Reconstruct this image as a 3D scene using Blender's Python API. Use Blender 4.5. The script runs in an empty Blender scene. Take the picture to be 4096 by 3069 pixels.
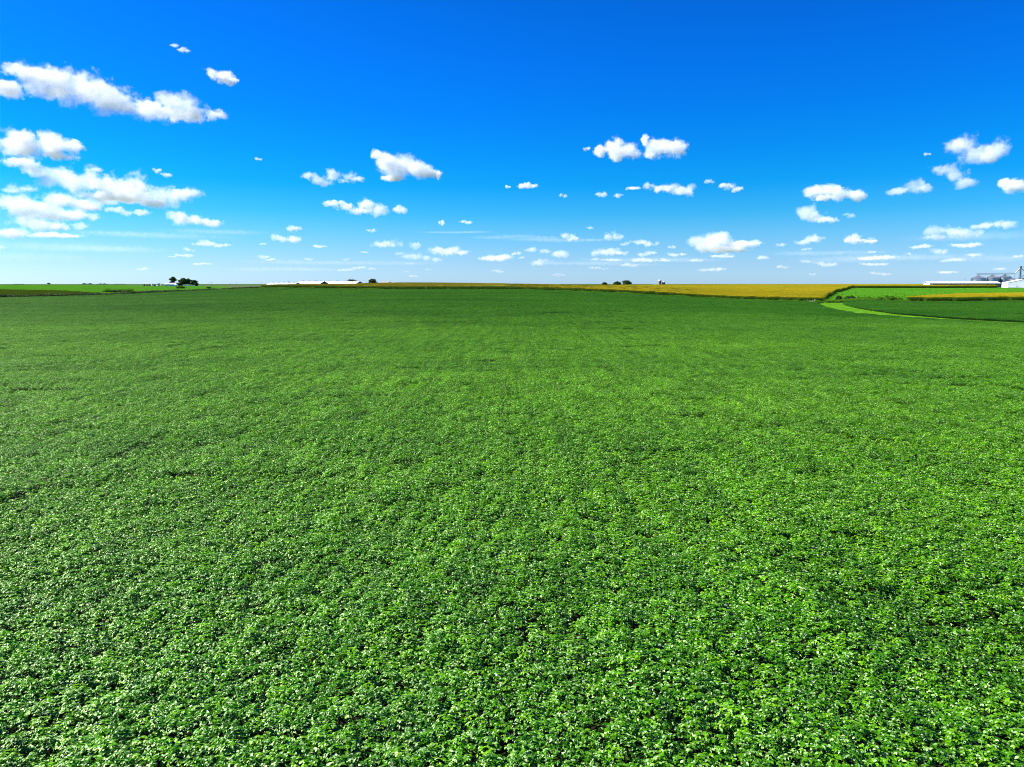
import bpy, math, random
import numpy as np
from mathutils import Vector, Matrix

R = math.radians
scene = bpy.context.scene
COL = scene.collection

# ------------------------------------------------------------------ camera, sky, sun, exposure
F_PX, UC, VC, HORIZON = 2840.0, 2048.0, 1534.5, 1136.0      # focal length and centre in photograph pixels
PITCH = math.atan((VC - HORIZON) / F_PX)
CAM_Z = 8.9
cam_data = bpy.data.cameras.new('camera')
cam_data.sensor_width = 36.0
cam_data.lens = F_PX / 4096.0 * 36.0
cam_data.clip_start = 0.3
cam_data.clip_end = 120000.0
cam = bpy.data.objects.new('camera', cam_data)
COL.objects.link(cam)
cam.location = (0, 0, CAM_Z)
cam.rotation_euler = (math.pi / 2 - PITCH, 0, 0)
scene.camera = cam

SUN_AZ, SUN_EL = R(-79), R(42)          # azimuth from +Y towards +X (negative: left of the view)
SKY_STRENGTH = 0.113
world = bpy.data.worlds.new('World')
scene.world = world
world.use_nodes = True
wn, wl = world.node_tree.nodes, world.node_tree.links
bg = wn['Background']
sky = wn.new('ShaderNodeTexSky')
sky.sky_type = 'NISHITA'
sky.sun_disc = False
sky.sun_elevation = SUN_EL
sky.sun_rotation = SUN_AZ
sky.altitude = 300
sky.air_density = 1.0
sky.dust_density = 0.6
sky.ozone_density = 2.5
tcw = wn.new('ShaderNodeTexCoord')
sxyz = wn.new('ShaderNodeSeparateXYZ')
wl.new(tcw.outputs['Generated'], sxyz.inputs[0])
deep = wn.new('ShaderNodeValToRGB')      # a clear polarised summer sky: deeper blue with height above the horizon
deep.color_ramp.interpolation = 'LINEAR'
els = deep.color_ramp.elements
SKY_TINT = [(0.0, (0.358, 0.548, 0.912)),
            (0.026, (0.266, 0.440, 0.739)),
            (0.05, (0.1848, 0.399, 0.6576)),
            (0.075, (0.109, 0.3774, 0.6103)),
            (0.093, (0.0535, 0.357, 0.5971)),
            (0.13, (0.0093, 0.3155, 0.6134)),
            (0.17, (0.0051, 0.2884, 0.6326)),
            (0.22, (0.004, 0.2579, 0.6699)),
            (0.28, (0.0042, 0.2384, 0.6886)),
            (0.36, (0.004, 0.2181, 0.6462)),
            (0.6, (0.0059, 0.1915, 0.6015)), (1.0, (0.009, 0.1819, 0.5622))]
els[0].position, els[0].color = SKY_TINT[0][0], (*SKY_TINT[0][1], 1)
els[1].position, els[1].color = SKY_TINT[-1][0], (*SKY_TINT[-1][1], 1)
for p_, c_ in SKY_TINT[1:-1]:
    e_ = els.new(p_)
    e_.color = (*c_, 1)
wl.new(sxyz.outputs['Z'], deep.inputs[0])
mulw = wn.new('ShaderNodeMix')
mulw.data_type = 'RGBA'
mulw.blend_type = 'MULTIPLY'
mulw.inputs[0].default_value = 1.0
wl.new(sky.outputs[0], mulw.inputs[6])
wl.new(deep.outputs[0], mulw.inputs[7])
wl.new(mulw.outputs[2], bg.inputs[0])
bg.inputs[1].default_value = SKY_STRENGTH

sun_data = bpy.data.lights.new('sun', 'SUN')
sun_data.energy = 5.0
sun_data.angle = R(0.53)
sun_data.color = (1.0, 0.965, 0.90)
sun = bpy.data.objects.new('sun', sun_data)
COL.objects.link(sun)
SUN_DIR = Vector((math.sin(SUN_AZ) * math.cos(SUN_EL), math.cos(SUN_AZ) * math.cos(SUN_EL), math.sin(SUN_EL)))
sun.rotation_euler = SUN_DIR.to_track_quat('Z', 'Y').to_euler()
sun.location = (0, 0, 60)

vs = scene.view_settings
vs.view_transform = 'Standard'
vs.look = 'None'
vs.gamma = 1.0
vs.use_curve_mapping = False
vs.exposure = 1.3
scene.render.engine = 'CYCLES'
cy = scene.cycles
cy.max_bounces = 12
cy.diffuse_bounces = 2
cy.glossy_bounces = 2
cy.transmission_bounces = 3
cy.volume_bounces = 8
cy.transparent_max_bounces = 24
cy.volume_step_rate = 0.6
cy.volume_max_steps = 128
cy.use_adaptive_sampling = False
cy.pixel_filter_type = 'BLACKMAN_HARRIS'
cy.filter_width = 1.0
cy.use_denoising = True
cy.denoiser = 'OPENIMAGEDENOISE'
cy.denoising_prefilter = 'NONE'
cy.denoising_input_passes = 'RGB_ALBEDO_NORMAL'
cy.sample_clamp_indirect = 1.5

# ------------------------------------------------------------------ helpers
def P(u, v, d):
    """the point at world depth Y = d that the photograph shows at pixel (u, v)"""
    x, y = (u - UC) / F_PX, -(v - VC) / F_PX
    cp, sp = math.cos(PITCH), math.sin(PITCH)
    X, Y, Z = x, cp + sp * y, -sp + cp * y
    return Vector((X / Y * d, d, CAM_Z + Z / Y * d))

def X(u, d, v=1150):
    return P(u, v, d).x

# terrain: rolling ground through measured heights (x, y, z), multiquadric interpolation
CT = []
def ct(u, d, z):
    CT.append((X(u, d), d, z))
for u_, d_, z_ in [(1050, 520, 5.2), (1400, 505, 4.8), (1750, 490, 4.6), (2050, 480, 4.5), (2300, 465, 3.5), (2600, 445, 1.7), (2900, 425, -.6),
                   (3100, 410, -1.1), (3290, 400, -1.5), (850, 515, 3.9), (700, 480, 2.9), (500, 450, 1.8), (300, 430, 1.05), (0, 400, .6), (-400, 390, .3),
                   (1450, 620, 6.4), (1600, 640, 7.1), (1750, 640, 7.0), (1900, 650, 6.7), (2050, 680, 6.3), (2200, 720, 5.1), (2300, 740, 4.8),
                   (2500, 760, 4.7), (2900, 900, 5.1), (3100, 950, 5.3), (3300, 1000, 5.3), (3500, 1050, 5.3), (3700, 1050, 5.3), (2700, 600, 3.2), (3000, 600, 3.0),
                   (100, 1800, 7.0), (500, 1600, 6.1), (1000, 1500, 5.4), (200, 520, 2.6), (200, 620, 4.3), (200, 1100, 6.9), (400, 480, 2.6), (400, 1100, 6.6),
                   (700, 580, 4.0), (700, 900, 5.75), (950, 800, 5.5), (600, 560, 3.6), (1200, 700, 5.3), (1200, 900, 5.3),
                   (3330, 420, -.6), (3400, 440, .5), (3600, 470, 1.6), (3450, 640, 4.2), (3700, 640, 4.2), (4000, 690, 4.75), (4096, 640, 3.6), (3800, 560, 2.65),
                   (3700, 705, 4.75), (3400, 690, 4.75), (3395, 650, 4.4), (3620, 415, -1.4), (4096, 402, -.8), (4096, 490, 1.05), (4400, 700, 4.8), (4400, 800, 5.4),
                   (3800, 800, 5.5), (4100, 800, 5.5), (3900, 1100, 5.4), (2600, 1300, 4.6), (3200, 1600, 4.4), (1700, 1200, 4.6), (2100, 1200, 4.4)]:
    ct(u_, d_, z_)
for x_, y_, z_ in [(160, 380, -1.75), (140, 310, -1.8), (126, 255, -1.8), (124, 215, -1.8), (132, 190, -1.8), (160, 130, -1.8), (200, 80, -1.8),
                   (220, 300, -1.0), (210, 200, -1.1), (0, 60, 0), (0, 120, 0.1), (0, 200, .7), (0, 300, 1.9), (0, 400, 3.5), (-60, 60, 0), (60, 60, 0), (0, 0, 0), (-40, 0, 0), (40, 0, 0),
                   (-120, 200, .4), (-120, 300, 1.4), (80, 120, -.3), (80, 200, -.6), (80, 300, -.2), (80, 370, .8), (-200, 250, .4), (-150, 120, .1), (0, -200, 0), (-300, 0, .2), (300, 0, -1),
                   (0, 6000, 3), (-4000, 6000, 4), (4000, 6000, 4), (-2500, 2500, 5), (2500, 2500, 4.5), (0, 2500, 4.2), (900, 1500, 4.6), (-1500, 800, 5.5), (1500, 700, 5)]:
    CT.append((x_, y_, z_))
CT = np.array(CT)
MQ_C = 45.0
def _phi(dx, dy):
    return np.sqrt(dx * dx + dy * dy + MQ_C * MQ_C)
_A = _phi(CT[:, None, 0] - CT[None, :, 0], CT[:, None, 1] - CT[None, :, 1])
_n = len(CT)
_M = np.zeros((_n + 1, _n + 1))
_M[:_n, :_n] = _A
_M[:_n, _n] = 1
_M[_n, :_n] = 1
_W = np.linalg.lstsq(_M, np.append(CT[:, 2], 0.0), rcond=None)[0]
def G(x, y):
    x, y = np.asarray(x, float), np.asarray(y, float)
    sh = x.shape
    x, y = x.ravel(), y.ravel()
    out = np.empty(len(x))
    for i in range(0, len(x), 20000):
        s = slice(i, i + 20000)
        out[s] = _phi(x[s, None] - CT[None, :, 0], y[s, None] - CT[None, :, 1]) @ _W[:-1] + _W[-1]
    # a low swell across the middle of the bean field
    out += 0.55 * np.exp(-((y - 232 + 0.25 * x) / 22.0) ** 2) * np.exp(-((x + 55) / 70.0) ** 2)
    far = np.clip((y - 3000) / 6000, 0, 1)
    out = out * (1 - far) + 3.5 * far
    return out.reshape(sh)
def g1(x, y):
    return float(G([x], [y])[0])

def link(name, me, m=None, parent=None):
    o = bpy.data.objects.new(name, me)
    COL.objects.link(o)
    if m is not None and me is not None and len(me.materials) == 0:
        me.materials.append(m)
    if parent is not None:
        o.parent = parent
    return o

def tag(o, label=None, cat=None, group=None, kind=None):
    if label: o['label'] = label
    if cat: o['category'] = cat
    if group: o['group'] = group
    if kind: o['kind'] = kind
    return o

def thing(name, label, cat, loc, rz=0.0, group=None):
    o = bpy.data.objects.new(name, None)
    COL.objects.link(o)
    o.location = loc
    o.rotation_euler = (0, 0, rz)
    o.empty_display_size = 0.5
    return tag(o, label, cat, group)

def mesh_np(name, verts, faces_flat, counts, smooth=False):
    """verts Nx3, faces as flat index array with per-face vertex counts"""
    me = bpy.data.meshes.new(name)
    me.vertices.add(len(verts))
    me.vertices.foreach_set('co', np.asarray(verts, np.float32).ravel())
    faces_flat = np.asarray(faces_flat, np.int32)
    counts = np.asarray(counts, np.int32)
    me.loops.add(len(faces_flat))
    me.loops.foreach_set('vertex_index', faces_flat)
    me.polygons.add(len(counts))
    me.polygons.foreach_set('loop_start', np.concatenate([[0], np.cumsum(counts)[:-1]]).astype(np.int32))
    me.polygons.foreach_set('loop_total', counts)
    if smooth:
        me.polygons.foreach_set('use_smooth', np.ones(len(counts), bool))
    me.update(calc_edges=True)
    return me

class MB:
    """collects boxes, prisms, tubes and lathes into one mesh"""
    def __init__(self):
        self.v, self.f = [], []
    def add(self, vs_, fs_):
        b = len(self.v)
        self.v += [tuple(v) for v in vs_]
        self.f += [tuple(b + i for i in f) for f in fs_]
        return self
    def box(self, c, s, rz=0.0):
        cx, cy_, cz = c
        hx, hy, hz = s[0] / 2, s[1] / 2, s[2] / 2
        ca, sa = math.cos(rz), math.sin(rz)
        vs_ = []
        for z in (-hz, hz):
            for x, y in ((-hx, -hy), (hx, -hy), (hx, hy), (-hx, hy)):
                vs_.append((cx + x * ca - y * sa, cy_ + x * sa + y * ca, cz + z))
        return self.add(vs_, [(3, 2, 1, 0), (4, 5, 6, 7), (0, 1, 5, 4), (1, 2, 6, 5), (2, 3, 7, 6), (3, 0, 4, 7)])
    def tube(self, a, b, r0, r1=None, n=6):
        a, b = Vector(a), Vector(b)
        r1 = r0 if r1 is None else r1
        q = (b - a).to_track_quat('Z', 'Y')
        vs_ = []
        for p, r in ((a, r0), (b, r1)):
            for k in range(n):
                t = 2 * math.pi * k / n
                vs_.append(p + q @ Vector((r * math.cos(t), r * math.sin(t), 0)))
        fs_ = [(k, (k + 1) % n, n + (k + 1) % n, n + k) for k in range(n)]
        fs_ += [tuple(range(n - 1, -1, -1)), tuple(range(n, 2 * n))]
        return self.add(vs_, fs_)
    def lathe(self, prof, n=24, c=(0, 0, 0)):
        vs_, fs_ = [], []
        for r, z in prof:
            for k in range(n):
                t = 2 * math.pi * k / n
                vs_.append((c[0] + r * math.cos(t), c[1] + r * math.sin(t), c[2] + z))
        for i in range(len(prof) - 1):
            for k in range(n):
                fs_.append((i * n + k, i * n + (k + 1) % n, (i + 1) * n + (k + 1) % n, (i + 1) * n + k))
        return self.add(vs_, fs_)
    def build(self, name, m, parent=None, smooth=False):
        me = bpy.data.meshes.new(name)
        me.from_pydata(self.v, [], self.f)
        if smooth:
            for p in me.polygons: p.use_smooth = True
        me.update()
        return link(name, me, m, parent)

# ------------------------------------------------------------------ materials
def mat(name):
    m = bpy.data.materials.new(name)
    m.use_nodes = True
    return m, m.node_tree.nodes, m.node_tree.links

def noise(n, l, scale, detail=3, rough=.55, vec=None):
    t = n.new('ShaderNodeTexNoise')
    t.inputs['Scale'].default_value = scale
    t.inputs['Detail'].default_value = detail
    t.inputs['Roughness'].default_value = rough
    if vec is not None: l.new(vec, t.inputs['Vector'])
    return t

def ramp(n, l, src, stops):
    r = n.new('ShaderNodeValToRGB')
    e = r.color_ramp.elements
    e[0].position, e[0].color = stops[0][0], (*stops[0][1], 1)
    e[1].position, e[1].color = stops[-1][0], (*stops[-1][1], 1)
    for p, c in stops[1:-1]:
        x = e.new(p); x.color = (*c, 1)
    l.new(src, r.inputs[0])
    return r

def simple(name, col, rough=.6, metal=0.0, var=.12, scale=.8, spec=.5, bump=0.0, stretch=(1, 1, 1)):
    m, n, l = mat(name)
    b = n['Principled BSDF']
    geo = n.new('ShaderNodeTexCoord')
    mp = n.new('ShaderNodeMapping'); mp.inputs['Scale'].default_value = stretch
    l.new(geo.outputs['Object'], mp.inputs[0])
    t = noise(n, l, scale, 4, .6, mp.outputs[0])
    lo = tuple(c * (1 - var) for c in col); hi = tuple(min(1, c * (1 + var)) for c in col)
    r = ramp(n, l, t.outputs['Fac'], [(.3, lo), (.7, hi)])
    l.new(r.outputs[0], b.inputs['Base Color'])
    b.inputs['Roughness'].default_value = rough
    b.inputs['Metallic'].default_value = metal
    b.inputs['Specular IOR Level'].default_value = spec
    if bump:
        bp = n.new('ShaderNodeBump'); bp.inputs['Strength'].default_value = bump
        l.new(t.outputs['Fac'], bp.inputs['Height']); l.new(bp.outputs[0], b.inputs['Normal'])
    return m

def leafy(name, stops, trans, rough=.45, spec=.5, tmix=.25, patch=None, sheen=(.95, 1, .8), far_shade=None, mottle=None):
    """leaf material: per-leaf tint attribute, broad patches over the land, some light through the blade"""
    m, n, l = mat(name)
    b = n['Principled BSDF']
    out = n['Material Output']
    at = n.new('ShaderNodeAttribute'); at.attribute_name = 'tint'
    r = ramp(n, l, at.outputs['Fac'], stops)
    colr = r.outputs[0]
    if patch:
        g = n.new('ShaderNodeNewGeometry')
        mp = n.new('ShaderNodeMapping'); mp.inputs['Scale'].default_value = (patch[0], patch[1], 0.0)
        l.new(g.outputs['Position'], mp.inputs[0])
        t = noise(n, l, 1.0, 5, .62, mp.outputs[0])
        r2 = ramp(n, l, t.outputs['Fac'], [(.32, patch[2]), (.68, patch[3])])
        mx = n.new('ShaderNodeMix'); mx.data_type = 'RGBA'; mx.blend_type = 'MULTIPLY'; mx.inputs[0].default_value = 1
        l.new(colr, mx.inputs[6]); l.new(r2.outputs[0], mx.inputs[7])
        colr = mx.outputs[2]
    if mottle:               # plant-to-plant differences in vigour
        g3 = n.new('ShaderNodeNewGeometry')
        t4 = noise(n, l, mottle, 4, .7, g3.outputs['Position'])
        r4 = ramp(n, l, t4.outputs['Fac'], [(.34, (.80, .84, .84)), (.66, (1.24, 1.20, 1.15))])
        mp5 = n.new('ShaderNodeMapping'); mp5.inputs['Scale'].default_value = (1.0, .085, 0); mp5.inputs['Rotation'].default_value = (0, 0, R(7))
        l.new(g3.outputs['Position'], mp5.inputs[0])
        t5 = noise(n, l, 1.0, 3, .7, mp5.outputs[0])              # faint drill lines running up the field
        r5 = ramp(n, l, t5.outputs['Fac'], [(.34, (.70, .74, .74)), (.66, (1.26, 1.22, 1.2))])
        mx5 = n.new('ShaderNodeMix'); mx5.data_type = 'RGBA'; mx5.blend_type = 'MULTIPLY'; mx5.inputs[0].default_value = 1
        l.new(colr, mx5.inputs[6]); l.new(r5.outputs[0], mx5.inputs[7])
        colr = mx5.outputs[2]
        mx4 = n.new('ShaderNodeMix'); mx4.data_type = 'RGBA'; mx4.blend_type = 'MULTIPLY'; mx4.inputs[0].default_value = 1
        l.new(colr, mx4.inputs[6]); l.new(r4.outputs[0], mx4.inputs[7])
        colr = mx4.outputs[2]
    if far_shade:                # far beans' darker shading painted into the leaf colour, its edge wandering
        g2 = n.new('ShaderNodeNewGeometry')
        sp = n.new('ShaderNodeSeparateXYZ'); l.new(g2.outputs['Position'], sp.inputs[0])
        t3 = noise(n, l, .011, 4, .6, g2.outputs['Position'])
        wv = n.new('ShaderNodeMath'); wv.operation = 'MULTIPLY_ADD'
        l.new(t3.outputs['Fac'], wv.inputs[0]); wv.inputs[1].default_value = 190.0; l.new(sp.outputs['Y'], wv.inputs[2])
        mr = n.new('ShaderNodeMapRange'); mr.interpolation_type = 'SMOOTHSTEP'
        mr.inputs['From Min'].default_value = far_shade[0] + 95; mr.inputs['From Max'].default_value = far_shade[1] + 95
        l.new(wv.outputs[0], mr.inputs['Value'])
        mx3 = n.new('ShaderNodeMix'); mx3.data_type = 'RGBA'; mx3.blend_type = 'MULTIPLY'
        l.new(mr.outputs[0], mx3.inputs[0]); l.new(colr, mx3.inputs[6]); mx3.inputs[7].default_value = (*far_shade[2], 1)
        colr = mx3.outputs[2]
    n.remove(b)
    df = n.new('ShaderNodeBsdfDiffuse')
    l.new(colr, df.inputs['Color'])
    tr = n.new('ShaderNodeBsdfTranslucent')
    mx2 = n.new('ShaderNodeMix'); mx2.data_type = 'RGBA'; mx2.blend_type = 'MULTIPLY'; mx2.inputs[0].default_value = 1
    l.new(colr, mx2.inputs[6]); mx2.inputs[7].default_value = (*trans, 1)
    l.new(mx2.outputs[2], tr.inputs[0])
    ms = n.new('ShaderNodeMixShader'); ms.inputs[0].default_value = tmix
    l.new(df.outputs[0], ms.inputs[1]); l.new(tr.outputs[0], ms.inputs[2])
    gl = n.new('ShaderNodeBsdfGlossy'); gl.inputs['Roughness'].default_value = rough      # downy, waxy blade: a weak broad sheen
    gl.distribution = 'BECKMANN'
    gl.inputs['Color'].default_value = (*sheen, 1)
    ms2 = n.new('ShaderNodeMixShader'); ms2.inputs[0].default_value = spec
    l.new(ms.outputs[0], ms2.inputs[1]); l.new(gl.outputs[0], ms2.inputs[2])
    l.new(ms2.outputs[0], out.inputs[0])
    return m

M = {}
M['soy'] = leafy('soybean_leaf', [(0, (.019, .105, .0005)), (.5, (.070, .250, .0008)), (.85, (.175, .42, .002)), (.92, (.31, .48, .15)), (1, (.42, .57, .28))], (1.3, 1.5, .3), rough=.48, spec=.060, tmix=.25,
                 patch=(.012, .03, (.62, .72, .8), (1.20, 1.10, 1.0)), sheen=(.86, 1, .62), far_shade=(60, 230, (.40, .56, .5)), mottle=.9)
M['corn'] = leafy('corn_leaf', [(0, (.030, .085, .008)), (.5, (.050, .12, .010)), (.75, (.14, .15, .007)), (.8, (.40, .325, .005)), (1, (.52, .42, .010))], (1.6, 1.5, .5), rough=.6, spec=.012, tmix=.2,
                  patch=(.012, .03, (.78, .85, .8), (1.12, 1.05, 1.0)))
M['corn_olive'] = leafy('olive_corn_leaf', [(0, (.030, .085, .008)), (.5, (.050, .12, .010)), (.75, (.10, .13, .006)), (.8, (.15, .145, .005)), (1, (.21, .185, .008))], (1.6, 1.5, .5), rough=.6, spec=.012, tmix=.2)
M['corn_brown'] = leafy('browning_corn_leaf', [(0, (.030, .075, .006)), (.5, (.055, .10, .008)), (.75, (.050, .11, .005)), (.8, (.060, .115, .006)), (1, (.090, .13, .008))], (1.5, 1.4, .5), rough=.6, spec=.012, tmix=.2)
M['grass'] = leafy('grass_blade', [(0, (.07, .26, .006)), (1, (.13, .38, .012))], (1.4, 1.4, .6), rough=.55, spec=.015, tmix=.25, patch=(.02, .05, (.75, .82, .8), (1.15, 1.08, 1.0)))
M['mown'] = leafy('mown_grass_blade', [(0, (.11, .31, .010)), (1, (.20, .43, .022))], (1.3, 1.3, .6), rough=.6, spec=.012, tmix=.25, patch=(.06, .04, (.72, .8, .8), (1.1, 1.05, 1.0)))
M['weed'] = leafy('weed_leaf', [(0, (.045, .15, .008)), (1, (.12, .26, .015))], (1.4, 1.4, .6), rough=.55, spec=.015, tmix=.25)
M['tree'] = leafy('tree_leaf', [(0, (.014, .038, .008)), (1, (.045, .095, .015))], (1.5, 1.5, .5), rough=.5, spec=.03, tmix=.2)
M['conifer'] = leafy('conifer_needle', [(0, (.010, .028, .010)), (1, (.025, .055, .018))], (1.2, 1.3, .6), rough=.6, spec=.015, tmix=.1)
M['bark'] = simple('bark', (.09, .07, .05), .9, var=.3, scale=3, bump=.4, stretch=(1, 1, .2))
M['soil'] = simple('field_soil', (.012, .012, .005), .95, var=.35, scale=.35, spec=.1)
M['white'] = simple('white_painted_steel', (.80, .80, .79), .45, var=.03, scale=.3, stretch=(3, 3, .3))
M['white_roof'] = simple('white_roof_sheet', (.84, .84, .83), .4, var=.03, scale=.25)
M['wall_grey'] = simple('pale_grey_siding', (.62, .63, .63), .55, var=.05, scale=.3)
M['gable_shade'] = simple('gable_shade_siding', (.06, .065, .07), .6, var=.15, scale=.3)  # shade of the barn gable ends put into the wall colour
M['galv'] = simple('galvanised_steel', (.40, .42, .44), .30, metal=.95, var=.16, scale=.35, stretch=(.5, .5, 3))
M['galv_roof'] = simple('galvanised_roof', (.36, .38, .40), .38, metal=.75, var=.1, scale=.5)
M['dark'] = simple('dark_opening', (.02, .02, .02), .8, var=.2)
M['steel'] = simple('grey_steel', (.22, .23, .25), .5, metal=.5, var=.15)
M['concrete'] = simple('concrete_stave', (.27, .20, .13), .85, var=.18, scale=.6, stretch=(1, 1, .3), bump=.2)
M['dome'] = simple('silver_dome', (.75, .75, .74), .35, metal=.3, var=.05)
M['wood'] = simple('weathered_pole_wood', (.10, .08, .065), .9, var=.25, scale=2)
M['roof_grey'] = simple('grey_shingle_roof', (.30, .27, .25), .9, var=.15, scale=1.5)
M['brown_trim'] = simple('brown_base_trim', (.20, .11, .05), .8, var=.2)
M['rock'] = simple('pale_limestone', (.36, .30, .21), .9, var=.25, scale=.9, bump=.5)
M['glass'] = simple('dark_window_glass', (.03, .035, .04), .1, var=.1)
M['tyre'] = simple('tyre_rubber', (.02, .02, .02), .85, var=.2)

# ground: soil, thin grass, and a patchwork of distant crops beyond the built fields
m, n, l = mat('rolling_ground')
b = n['Principled BSDF']; b.inputs['Roughness'].default_value = .95; b.inputs['Specular IOR Level'].default_value = .1
g = n.new('ShaderNodeNewGeometry')
t1 = noise(n, l, .004, 4, .5, g.outputs['Position'])
t2 = noise(n, l, .25, 5, .6, g.outputs['Position'])
r1 = ramp(n, l, t1.outputs['Fac'], [(.38, (.030, .075, .008)), (.5, (.040, .095, .008)), (.62, (.075, .085, .012))])
r2 = ramp(n, l, t2.outputs['Fac'], [(.3, (.7, .72, .7)), (.7, (1.15, 1.12, 1.1))])
mx = n.new('ShaderNodeMix'); mx.data_type = 'RGBA'; mx.blend_type = 'MULTIPLY'; mx.inputs[0].default_value = 1
l.new(r1.outputs[0], mx.inputs[6]); l.new(r2.outputs[0], mx.inputs[7]); l.new(mx.outputs[2], b.inputs['Base Color'])
M['ground'] = m

def field_mat(name, lo, hi):
    m, n, l = mat(name)
    b = n['Principled BSDF']; b.inputs['Roughness'].default_value = .9; b.inputs['Specular IOR Level'].default_value = .15
    g = n.new('ShaderNodeNewGeometry')
    mp = n.new('ShaderNodeMapping'); mp.inputs['Scale'].default_value = (.02, .06, 0)
    l.new(g.outputs['Position'], mp.inputs[0])
    t = noise(n, l, 1.0, 6, .65, mp.outputs[0])
    r = ramp(n, l, t.outputs['Fac'], [(.3, lo), (.7, hi)])
    l.new(r.outputs[0], b.inputs['Base Color'])
    return m
M['meadow'] = field_mat('meadow_ground', (.06, .22, .006), (.10, .32, .010))
M['mown_ground'] = field_mat('mown_grass_ground', (.11, .33, .008), (.17, .42, .012))

# ------------------------------------------------------------------ ground sheet
ys = np.concatenate([np.arange(-60, 700, 7.0), np.arange(700, 1400, 16.0), np.geomspace(1400, 40000, 46)])
ts = np.linspace(-1, 1, 181)
YY, TT = np.meshgrid(ys, ts, indexing='ij')
XX = TT * (np.abs(YY) * 1.15 + 140)
ZZ = G(XX, YY)
nr, nc = XX.shape
idx = np.arange(nr * nc).reshape(nr, nc)
quads = np.stack([idx[:-1, :-1], idx[:-1, 1:], idx[1:, 1:], idx[1:, :-1]], -1).reshape(-1, 4)
me = mesh_np('ground', np.stack([XX, YY, ZZ], -1).reshape(-1, 3), quads.ravel(), np.full(len(quads), 4), True)
tag(link('ground', me, M['ground']), 'rolling farm ground reaching to the horizon', kind='structure')

def densify(poly, step):
    out = []
    for a, b_ in zip(poly[:-1], poly[1:]):
        k = max(1, int(math.dist(a, b_) / step))
        out += [(a[0] + (b_[0] - a[0]) * i / k, a[1] + (b_[1] - a[1]) * i / k) for i in range(k)]
    return out + [poly[-1]]

def resample(poly, k):
    p = np.array(poly, float)
    s = np.concatenate([[0], np.cumsum(np.hypot(*np.diff(p, axis=0).T))])
    t = np.linspace(0, s[-1], k)
    return np.stack([np.interp(t, s, p[:, 0]), np.interp(t, s, p[:, 1])], -1)

def sheet(name, label, ea, eb, m, na=60, nb=24, dz=.05):
    A, B = resample(ea, na), resample(eb, na)
    w = np.linspace(0, 1, nb)[:, None, None]
    Q = A[None] * (1 - w) + B[None] * w
    Z = G(Q[..., 0], Q[..., 1]) + dz
    V = np.concatenate([Q, Z[..., None]], -1).reshape(-1, 3)
    i = np.arange(nb * na).reshape(nb, na)
    q = np.stack([i[:-1, :-1], i[:-1, 1:], i[1:, 1:], i[1:, :-1]], -1).reshape(-1, 4)
    o = link(name, mesh_np(name, V, q.ravel(), np.full(len(q), 4), True), m)
    return tag(o, label, kind='structure')

U = lambda *pts: [(X(u, d), d) for u, d in pts]
# plan outlines
BEAN_RIGHT = [(170, 90), (145, 140), (127, 175), (124, 190), (119, 205), (116, 230), (120, 258), (138, 316), (158, 372), (173, 398)]
BEAN2_LEFT = [(185, 90), (165, 140), (150, 170), (141, 197), (134, 219), (135, 251), (149, 307), (165, 353), (184, 395)]
CORN_FRONT = U((1050, 520), (1400, 505), (1750, 490), (2050, 480), (2300, 465), (2600, 445), (2900, 425), (3100, 410), (3270, 401))
BEAN_FAR_LEFT = U((-700, 385), (-400, 390), (0, 400), (300, 430), (500, 450), (700, 480), (850, 508), (1000, 518))
shift = lambda poly, dy: [(x, y + dy) for x, y in poly]
BEAN_A = [(-60, -14), (60, -14)] + [(110, 40)] + BEAN_RIGHT + shift(CORN_FRONT[::-1], -3) + BEAN_FAR_LEFT[::-1] + [(-330, 300), (-150, 100)]
BEAN_B = BEAN2_LEFT + [(195, 412)] + U((3500, 418), (3620, 413), (4096, 398), (4600, 392)) + [(420, 300), (330, 180), (240, 90)]
CORN_A = CORN_FRONT + U((3290, 402), (3340, 500), (3395, 650), (3405, 690), (3700, 1000), (3700, 1080), (2900, 960), (2300, 790), (1900, 690), (1600, 680), (1450, 650), (1400, 600), (1200, 560), (1050, 535))
CORN_B = U((3440, 690), (3985, 696), (3975, 728), (3700, 742), (3700, 1080), (3400, 1080), (3405, 700))
CORN_C = U((3622, 418), (4096, 402), (4500, 396), (4500, 505), (4096, 456), (3840, 441), (3680, 428))
CORN_D = U((-500, 386), (0, 406), (200, 425), (400, 443), (330, 450), (200, 480), (0, 525), (-500, 640))
HAY_R_NEAR = U((3300, 405), (3450, 420), (3622, 424), (3680, 433), (3840, 458), (4096, 493), (4500, 562))
HAY_R_FAR = U((3400, 650), (3420, 688), (3440, 688), (3985, 694), (4100, 740), (4500, 760))
HAY_L_NEAR = U((-500, 645), (0, 530), (200, 486), (400, 455), (700, 490), (850, 520), (930, 540))
HAY_L_FAR = U((-500, 1500), (0, 1350), (400, 1100), (700, 1000), (860, 930), (900, 800))
sheet('bean_field_soil', 'dark soil under the near soybean crop', [(-60, -14), (-150, 100), (-330, 300)] + BEAN_FAR_LEFT, [(60, -14), (110, 40)] + BEAN_RIGHT + shift(CORN_FRONT[::-1], -3), M['soil'], 90, 70, .03)
sheet('grass_waterway_ground', 'mown grass strip between the two soybean fields', BEAN_RIGHT, BEAN2_LEFT, M['mown_ground'], 50, 8, .06)
sheet('hay_field', 'bright green hay field before the grain bins', HAY_R_NEAR, HAY_R_FAR, M['meadow'], 60, 40, .06)
sheet('hay_field', 'bright green hay field before the farmstead at the left', HAY_L_NEAR, HAY_L_FAR, M['meadow'], 60, 50, .06)

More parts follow.
